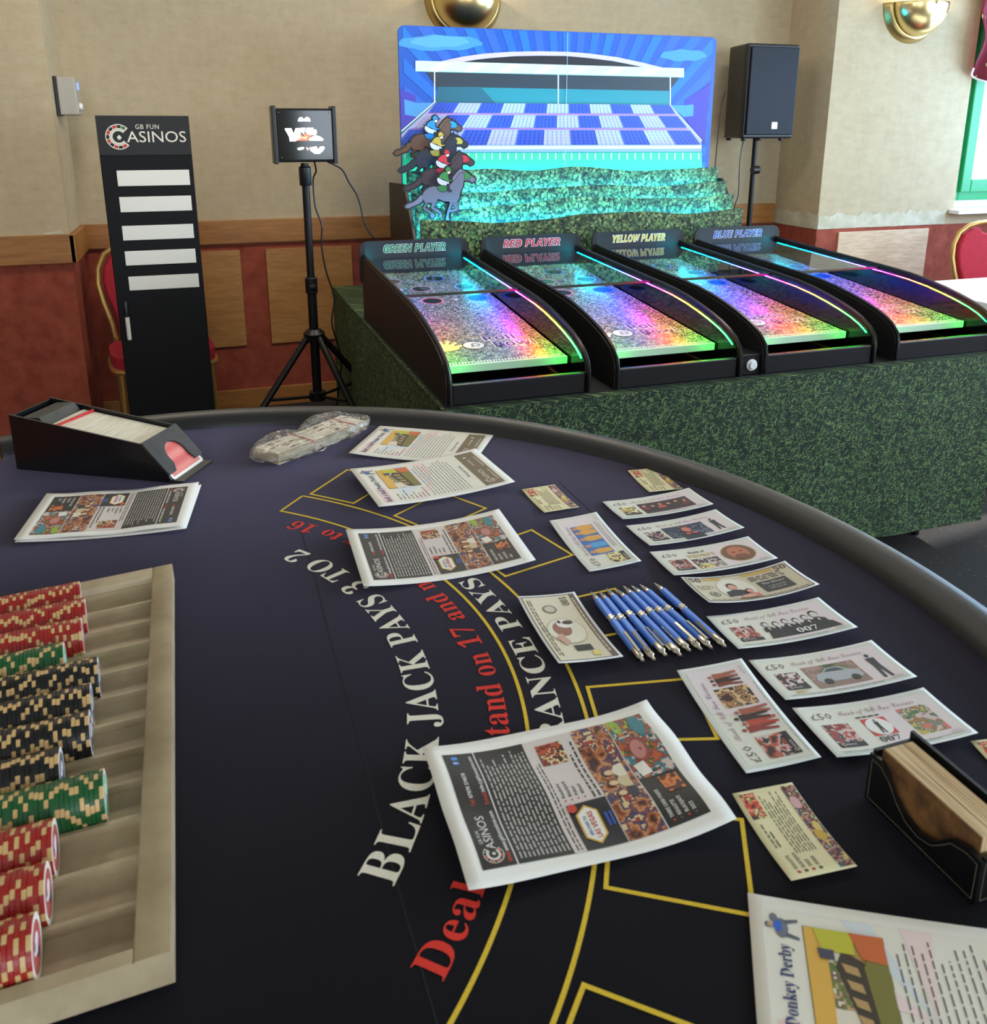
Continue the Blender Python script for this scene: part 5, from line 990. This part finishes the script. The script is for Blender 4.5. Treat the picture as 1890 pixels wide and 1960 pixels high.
# ---------------------------------------------------------------- pens
pens=[((.386,.793),(.379,.667)),((.395,.791),(.390,.661)),((.4055,.794),(.4045,.664)),((.416,.789),(.418,.662)),((.4265,.793),(.431,.6595)),((.436,.791),(.443,.658)),((.4465,.790),(.4545,.6575)),((.464,.788),(.469,.657))]
meshes=None
plabs=['blue pen at the left end of the row, next to the dollar note','second blue pen from the dollar note','third blue pen from the dollar note','fourth blue pen from the dollar note','fifth blue pen from the dollar note','sixth blue pen from the dollar note','seventh blue pen from the dollar note','blue pen set slightly apart at the right end of the row']
proto=None; rnd=random.Random(3)
for i,(a,b_) in enumerate(pens):
    a=Vector(a);b_=Vector(b_); d=(b_-a); ang=math.atan2(d.y,d.x)
    if proto is None:
        proto=thing('ballpoint_pen',plabs[i],'pen',(0,0,0),0,'blue ballpoint pens in a row'); Q=RY(90); r=.0043
        MB().lathe([(r,.020),(r*1.02,.05),(r*1.02,.056)],16,Q).lathe([(r,.064),(r*1.04,.08),(r*1.0,.118)],16,Q).build('barrel',M['pen_blue'],proto,True)
        MB().lathe([(.0003,0),(.0010,.002),(.0012,.004),(.0028,.012),(.0036,.014),(.0037,.0195),(r,.020)],16,Q).build('tip',M['silver'],proto,True)
        MB().lathe([(r*1.02,.056),(r*1.12,.0565),(r*1.12,.0585),(r,.059),(r,.061),(r*1.12,.0615),(r*1.12,.0635),(r,.064)],16,Q).build('ring',M['silver'],proto,True)
        MB().lathe([(r,.118),(r*1.05,.1185),(r*.98,.131),(.0024,.133),(.0022,.1385),(.0002,.139)],16,Q).build('push_button',M['silver'],proto,True)
        mb=MB(); mb.box((.092,-.0016,.0052),(.128,.0016,.0060),0,.0003); mb.box((.125,-.0016,.003),(.128,.0016,.0058)); mb.box((.0925,-.0014,.0043),(.095,.0014,.0054)); mb.build('clip',M['silver'],proto)
        o=proto
    else:
        o=proto.copy(); COL.objects.link(o); o['label']=plabs[i]
        for ch in list(proto.children): c_=ch.copy(); COL.objects.link(c_); c_.parent=o
    o.location=(a.x,a.y,TZ+.0052); o.rotation_euler=(R([0,20,-25,65,75,10,-15,50][i]),0,ang); o.rotation_mode='XYZ'
# ================================================================ chip tray and chips
TR,BR=Vector((-.065,.980)),Vector((-.055,.453)); TL,BL=Vector((-.325,.945)),Vector((-.325,.440))
def tq(s,t): return (TR*(1-s)+TL*s)*(1-t)+(BR*(1-s)+BL*s)*t
ct=thing('chip_tray','worn beige plastic chip tray with twelve grooves, cut off by the left edge','tray',(0,0,0))
tk=[.0885+(.932-.0885)*k/11 for k in range(12)]; dt=tk[1]-tk[0]; t0,t1=tk[0]-dt/2,tk[-1]+dt/2
Ltt=.52
ts=[0,.006,t0-.004,t0]; 
for k in range(12): ts+=[tk[k]+dt*q for q in (-.495,-.455,-.44,-.32,-.16,0,.16,.32,.44,.455,.495)]
ts+=[t1,t1+.004,.994,1]
def zt(t):
    if t<=0 or t>=1: return .9035
    if t<t0-.002 or t>t1+.002: return .925
    k=min(range(12),key=lambda i:abs(tk[i]-t)); d=abs(t-tk[k])*Ltt; Rr=.0212
    if d>dt*Ltt*.45: return .9180
    return .9070+(Rr-math.sqrt(max(0,Rr*Rr-d*d)))*.42
ss=[0,.003,.078,.0835,.086,.94,.95,1.0]
mb=MB(); 
for si,s_ in enumerate(ss):
    for t_ in ts:
        p=tq(s_,t_)
        if si in(0,len(ss)-1): z=.9035
        elif si in (1,2,len(ss)-2): z=.925 if 0<t_<1 else .9035
        elif si==3: z=.9235 if 0<t_<1 else .9035
        else: z=zt(t_)
        mb.v.append((p.x,p.y,z))
L=len(ts)
for i in range(len(ss)-1):
    for j in range(L-1): a=i*L+j; mb.face((a,a+L,a+L+1,a+1))
b0=len(mb.v)
ends=[(i*L+0) for i in range(len(ss))]
tr=mb.build('tray_body',M['tray'],ct,50)
mb=MB(); 
for q in ((0,0),(1,0),(1,1),(0,1)): 
    p=tq(q[0]*.98+.01,q[1]*.98+.01); mb.v+=[(p.x,p.y,.9005),(p.x,p.y,.9045)]
mb.face((0,2,4,6));mb.face((1,3,5,7))
for i in range(4): j=(i+1)%4; mb.face((2*i,2*j,2*j+1,2*i+1))
mb.build('tray_base',M['tray'],ct)
M['chip']=printed('moulded_chip',.4)
def chip_mesh(name,col,inlay,ringc):
    n=42; r=.0195; h=.0032; mb=MB(); spots={0,1,7,8,14,15,16,21,22,28,29,36,37}
    def ringpt(rad,i,x): a=2*PI*i/n; return (x,rad*math.cos(a),rad*math.sin(a))
    for i in range(n):
        c_=(206,168,112) if i in spots else col
        mb.poly([ringpt(r,i,.0002),ringpt(r,i+1,.0002),ringpt(r,i+1,h-.0002),ringpt(r,i,h-.0002)],0,c_)
        for x,sg in ((0,-1),(h,1)):
            e=.0002*-sg
            c2=c_
            mb.poly([ringpt(r,i,x+e),ringpt(r,i+1,x+e),ringpt(r-.0004,i+1,x),ringpt(r-.0004,i,x)],0,c2)
            mb.poly([ringpt(r-.0004,i,x),ringpt(r-.0004,i+1,x),ringpt(.0150,i+1,x),ringpt(.0150,i,x)],0,(236,224,214) if sg>0 else c2)
            mb.poly([ringpt(.0150,i,x),ringpt(.0150,i+1,x),ringpt(.0143,i+1,x),ringpt(.0143,i,x)],0,ringc)
            mb.poly([(x,0,0),ringpt(.0143,i,x),ringpt(.0143,i+1,x)],0,inlay)
    rn=random.Random(5)
    bl=[(.009*math.cos(q)*(.6+.5*rn.random())-.001,.006*math.sin(q)*(.6+.6*rn.random())+.002) for q in [k*2*PI/9 for k in range(9)]]
    mb.flat(bl,lambda u,v:(h+.00008,u,v),0,(226,224,230)); mb.flat([(.003+.004*math.cos(q),-.006+.003*math.sin(q)) for q in [k*2*PI/7 for k in range(7)]],lambda u,v:(h+.00012,u,v),0,(60,44,50))
    mb.flat([(-.006+.003*math.cos(q),.004+.003*math.sin(q)) for q in [k*2*PI/7 for k in range(7)]],lambda u,v:(h+.00012,u,v),0,(150,120,130))
    o=mb.build(name,M['chip'],None,30,recalc=False); me=o.data; bpy.data.objects.remove(o); return me
CM={'red':chip_mesh('poker_chip',(158,32,26),(184,84,78),(150,40,40)),'green':chip_mesh('poker_chip',(20,84,40),(120,196,140),(40,110,60)),'black':chip_mesh('poker_chip',(16,15,17),(96,100,118),(70,70,90))}
xe=[-.156,-.147,-.146,-.157,-.124,-.126,-.123,-.140,-.105,-.134,-.133,-.134]
rc=['red','red','red','green','black','black','black','black','green','red','red','red']
on=['first (farthest)','second','third','fourth','fifth','sixth','seventh','eighth','ninth','tenth','eleventh','twelfth (nearest)']
rnd=random.Random(7)
for k in range(12):
    left=-.252+(.252-.164)*k/11; t_=tk[k]
    pr=tq(0,t_); pl=tq(1,t_); d=(pl-pr).normalized(); 
    s0=(xe[k]-pr.x)/d.x; s1=(left-pr.x)/d.x; n=int((s1-s0)/.00332); ang=math.atan2(-d.y,-d.x)
    for i in range(n):
        if i==0: lab='%s chip facing outwards at the right end of the %s row of the tray'%(rc[k],on[k])
        else: lab='%s edge-spotted chip within the %s row of the tray'%(rc[k],on[k])
        o=bpy.data.objects.new('poker_chip',CM[rc[k]]); COL.objects.link(o)
        p=pr+d*(s0+.0033+i*.00332); j=rnd.uniform(-.0004,.0004)
        o.location=(p.x-d.y*j,p.y+d.x*j,.9262+.0003); o.rotation_euler=(rnd.choice([0,1,2,3])*.15*rnd.random()+rnd.uniform(0,6.28),0,ang)
        if i==0: o.rotation_euler[0]=rnd.uniform(-.5,.5)
        o['label']=lab; o['category']='chip'; o['group']='%s chips in the %s row'%(rc[k],on[k])
        if i==0: del o['group']
# ================================================================ card shoe
rz=math.atan2(-.506,.863); SL=(-.306,1.426,TZ)
sh=thing('card_shoe','open black card shoe holding a long pack behind the leaflets','card shoe',SL,rz)
Wd=.093; sp_=[(0,.0008),(.262,.0008),(.268,.005),(.222,.0588),(0,.0907)]
for y0,y1 in ((0,.003),(Wd-.003,Wd)): MB().prism(sp_,lambda u,v:(u,y0,v),lambda u,v:(u,y1,v)).build('side_panel',M['shoe'],sh)
MB().box((0,.003,.0008),(.003,Wd-.003,.088)).build('back_panel',M['shoe'],sh)
MB().box((.003,.003,.0008),(.285,Wd-.003,.0035)).build('base_panel',M['shoe_matt'],sh)
# sloping front with arched opening
Pt=Vector((.2215,0,.0590)); Pb=Vector((.2640,0,.0115)); dd=(Pb-Pt); Ls=dd.length; dd.normalize(); nn=Vector((dd.z,0,-dd.x))*-1
nn=Vector((.0545,0,.048)).normalized()
op=[(0,0),(Wd,0),(Wd,Ls),(.074,Ls),(.070,Ls-.012)]+[(.048+.022*math.cos(a),.040-.0215*math.sin(a)) for a in [i*PI/14 for i in range(15)]]+[(.026,Ls-.012),(.020,Ls-.002),(.018,Ls),(0,Ls)]
fr=lambda off:(lambda y,s_:tuple(Pt+dd*s_+nn*off+Vector((0,y,0))))
MB().prism(op,fr(.0032),fr(0)).build('front_panel',M['shoe_matt'],sh)
sl=(.0907-.0588)/.222
zs=lambda u:.0907-sl*u
mb=MB(); w0=[(.012,zs(.012)-.018),(.016,zs(.016)-.004),(.048,zs(.048)+.003),(.060,zs(.06)-.008),(.064,.03),(.012,.03)]
MB().prism(w0,lambda u,v:(u,.006,v),lambda u,v:(u,Wd-.006,v)).build('roller_weight',M['shoe_matt'],sh)
cs=tag(MB().prism([(.066,.010),(.235,.010),(.2185,zs(.2185)-.006),(.064,zs(.064)-.006)],lambda u,v:(u,.005,v),lambda u,v:(u,Wd-.0055,v)).build('card_stack',M['card_edges'],None,loc=SL),'long row of white card edges packed inside the card shoe','cards',None,'stuff'); cs.rotation_euler=(0,0,rz)
rcd=tag(MB().box((.0785,.0055,.02),(.0800,Wd-.006,zs(.08)-.0015)).build('cut_card',M['red_card'],None,loc=SL),'red plastic cut card standing among the cards in the shoe','card'); rcd.rotation_euler=(0,0,rz+.09); rcd.location=(SL[0]+.0,SL[1]-.0005,SL[2])
rcd.rotation_euler=(0,0,rz); rcd.data.transform(Matrix.Translation((.080,.046,0))@RZ(-5)@Matrix.Translation((-.080,-.046,0)))
# the next card, showing its red back through the arch
def cardp(y,s_,off): return tuple(Pt+dd*s_+nn*off+Vector((0,y,0)))
cd=MB(); rr_=.004; cw0,cw1,c0,c1=.004,.0885,.012,Ls+.0125
def rc_(x0,x1,y0,y1,r): return [(x0,y0),(x1,y0)]+[(x1-r+r*math.cos(a),y1-r+r*math.sin(a)) for a in [i*PI/8 for i in range(5)]]+[(x0+r-r*math.sin(a),y1-r+r*math.cos(a)) for a in [i*PI/8 for i in range(5)]]
cd.prism(rc_(cw0,cw1,c0,Ls+.010,rr_),lambda y,s_:cardp(y,s_,-.0004),lambda y,s_:cardp(y,s_,-.0009),0)
cd.flat(rc_(cw0+.005,cw1-.005,c0,Ls+.0055,.001),lambda y,s_:cardp(y,s_,-.00025),1)
pc=tag(cd.build('playing_card',[M['card_white'],M['card_back']],None,loc=SL,recalc=False),'red-backed playing card sticking out of the arched front of the shoe','card'); pc.rotation_euler=(0,0,rz)
# ================================================================ leather card box (right)
lb=thing('leather_card_box','black stitched leather box holding old cards at the right edge','card box',(0,0,0))
XL,XR,YF,YB,Z=.462,.503,.338,.443,TZ+.0008
lp=[(YF,Z),(YB,Z),(YB,Z+.042),(.432,Z+.043),(.424,Z+.037),(.416,Z+.026),(.404,Z+.017),(.390,Z+.014),(.376,Z+.018),(.368,Z+.028),(.362,Z+.034),(.350,Z+.038),(YF,Z+.036)]
MB().prism(lp,lambda u,v:(XL,u,v),lambda u,v:(XL+.003,u,v)).build('side_panel',M['leather'],lb)
rp_=[(YF,Z),(YB,Z),(YB,Z+.052),(YF,Z+.052)]
MB().prism(rp_,lambda u,v:(XR-.003,u,v),lambda u,v:(XR,u,v)).build('side_panel',M['leather'],lb)
MB().box((XL+.003,YB-.003,Z),(XR-.003,YB,Z+.045)).build('end_panel',M['leather'],lb)
MB().box((XL+.003,YF,Z),(XR-.003,YF+.003,Z+.038)).build('end_panel',M['leather'],lb)
MB().box((XL+.003,YF+.003,Z),(XR-.003,YB-.003,Z+.003)).build('base_panel',M['leather'],lb)
th_=[(YB-.003,Z+.003),(YB-.003,Z+.038),(.431,Z+.038),(.421,Z+.031),(.413,Z+.021),(.402,Z+.0125),(.390,Z+.010),(.378,Z+.013),(.369,Z+.022),(.363,Z+.029),(.350,Z+.033),(YF+.003,Z+.032),(YF+.003,Z+.003)]
mb=MB()
for i in range(len(th_)):
    a=Vector(th_[i]);b_=Vector(th_[(i+1)%len(th_)]); n=max(1,int((b_-a).length/.0022))
    for k in range(n):
        p=a+(b_-a)*(k/n);q=a+(b_-a)*((k+.68)/n); mb.tube([(XL-.0002,p.x,p.y),(XL-.0002,q.x,q.y)],.00028,4)
for x0,x1,y in ((XL+.004,XR-.004,YF),):
    for a,b_ in (((x0,Z+.003),(x1,Z+.003)),((x1,Z+.003),(x1,Z+.034)),((x1,Z+.034),(x0,Z+.034)),((x0,Z+.034),(x0,Z+.003))):
        a=Vector(a);b_=Vector(b_); n=max(1,int((b_-a).length/.0022))
        for k in range(n): p=a+(b_-a)*(k/n);q=a+(b_-a)*((k+.68)/n); mb.tube([(p.x,y-.0002,p.y),(q.x,y-.0002,q.y)],.00028,4)
mb.build('stitching',M['thread'],lb)
cb=MB().box((XL+.0055,YF+.006,Z+.0035),(XR-.0075,YB-.007,Z+.0495),0,.0012).box((XL+.0045,YF+.0065,Z+.0035),(XL+.0055,YB-.0075,Z+.0490),1)
tag(cb.build('card_stack',[M['old_card_edges'],noisy('worn_card_face',(84,56,34),(140,98,54),60,.6)],None),'tan-edged stack of old cards standing in the leather box','cards',None,'stuff')
# ================================================================ plastic bag of bundled notes
def bundle(label,x,y,rz_,h,L_=.132,w_=.066,z=.9012,tilt=0):
    t=thing('note_bundle',label,'note bundle',(x,y,z),R(rz_)); t.rotation_euler=(0,R(tilt),R(rz_)); rn=random.Random(int(h*1e4)); mb=MB(); n=int(h/.0012)
    for i in range(n):
        dx,dy=rn.uniform(-.0016,.0016),rn.uniform(-.0012,.0012); mb.box((-L_/2+dx,-w_/2+dy,i*.0012),(L_/2+dx,w_/2+dy,i*.0012+.0010))
    mb.build('notes',M['note_edges'],t)
    mb=MB(); zt_=n*.0012+.0002
    mb.poly([(-L_/2+.004,-w_/2+.004,zt_),(L_/2-.004,-w_/2+.004,zt_),(L_/2-.004,w_/2-.004,zt_),(-L_/2+.004,w_/2-.004,zt_)],0,(214,206,186))
    for i in range(16):
        u=rn.uniform(-L_/2+.008,L_/2-.02);v=rn.uniform(-w_/2+.008,w_/2-.012); mb.poly([(u,v,zt_+.0002),(u+.01,v,zt_+.0002),(u+.01,v+.004,zt_+.0002),(u,v+.004,zt_+.0002)],0,rn.choice([(120,96,84),(160,140,120),(150,110,100)]))
    mb.build('top_note',M['print'],t,recalc=False)
    bw=MB(); q=w_/2+.002; hh=n*.0012+.0014; bw.tube([(.02,-q,-.0002),(.02,-q,hh),(.021,q,hh),(.02,q,-.0002)],.0009,6,closed=True); bw.build('rubber_band',M['band'],t)
    return t
bundle('bundle of play notes at the near end of the plastic bag',.112,1.366,36,.017,.112,.060)
bundle('bundle of play notes at the far end of the plastic bag',.190,1.424,38,.017,.098,.060)
bagc=Vector((.150,1.394,.9)); mb=MB(); import bmesh
bm=bmesh.new(); bmesh.ops.create_icosphere(bm,subdivisions=5,radius=1)
ca,sa=math.cos(R(37)),math.sin(R(37))
for v in bm.verts:
    p=v.co.copy(); f=(abs(p.x)**3.2+abs(p.y)**3.2+abs(p.z)**3.2)**(-1/3.2)
    u,w_,z=p.x*f*.118,p.y*f*.050,(p.z*f*.5+.5)
    pinch=1-.28*math.exp(-((u+.008)/.018)**2); top=.027+.007*math.exp(-((u-.05)/.03)**2)+.003*math.exp(-((u+.06)/.03)**2)
    w_*=.85+.15*pinch if z<.5 else pinch
    nz=noise.noise(Vector((u*42,w_*42,z*1.3))); n2=abs(noise.noise(Vector((u*90+3,w_*60,z*2))))
    z=z*top*(.55+.45*pinch if z>.4 else 1)*(1+.22*nz)-.006*n2*(z>.3)
    k=1+.10*noise.noise(Vector((u*30+9,z*60,w_*30)))
    x_=u*k;y_=w_*k; v.co=Vector((bagc.x+ca*x_-sa*y_,bagc.y+sa*x_+ca*y_,.9008+max(0,z)))
for f_ in bm.faces: f_.smooth=True
me=bpy.data.meshes.new('plastic_bag'); bm.to_mesh(me); bm.free(); me.materials.append(M['bag']); o=bpy.data.objects.new('plastic_bag',me); COL.objects.link(o)
tag(o,'crumpled clear plastic bag around two bundles of notes near the rim','bag')
m=M['bag']; t=m.node_tree; gl=[n_ for n_ in t.nodes if n_.type=='BSDF_GLOSSY'][0]; bp=N(t,'Bump',Strength=1,Distance=.004); t.links.new(noi(t,coord(t),60,3,.6,1.5),bp.inputs['Height']); t.links.new(bp.outputs[0],gl.inputs['Normal'])
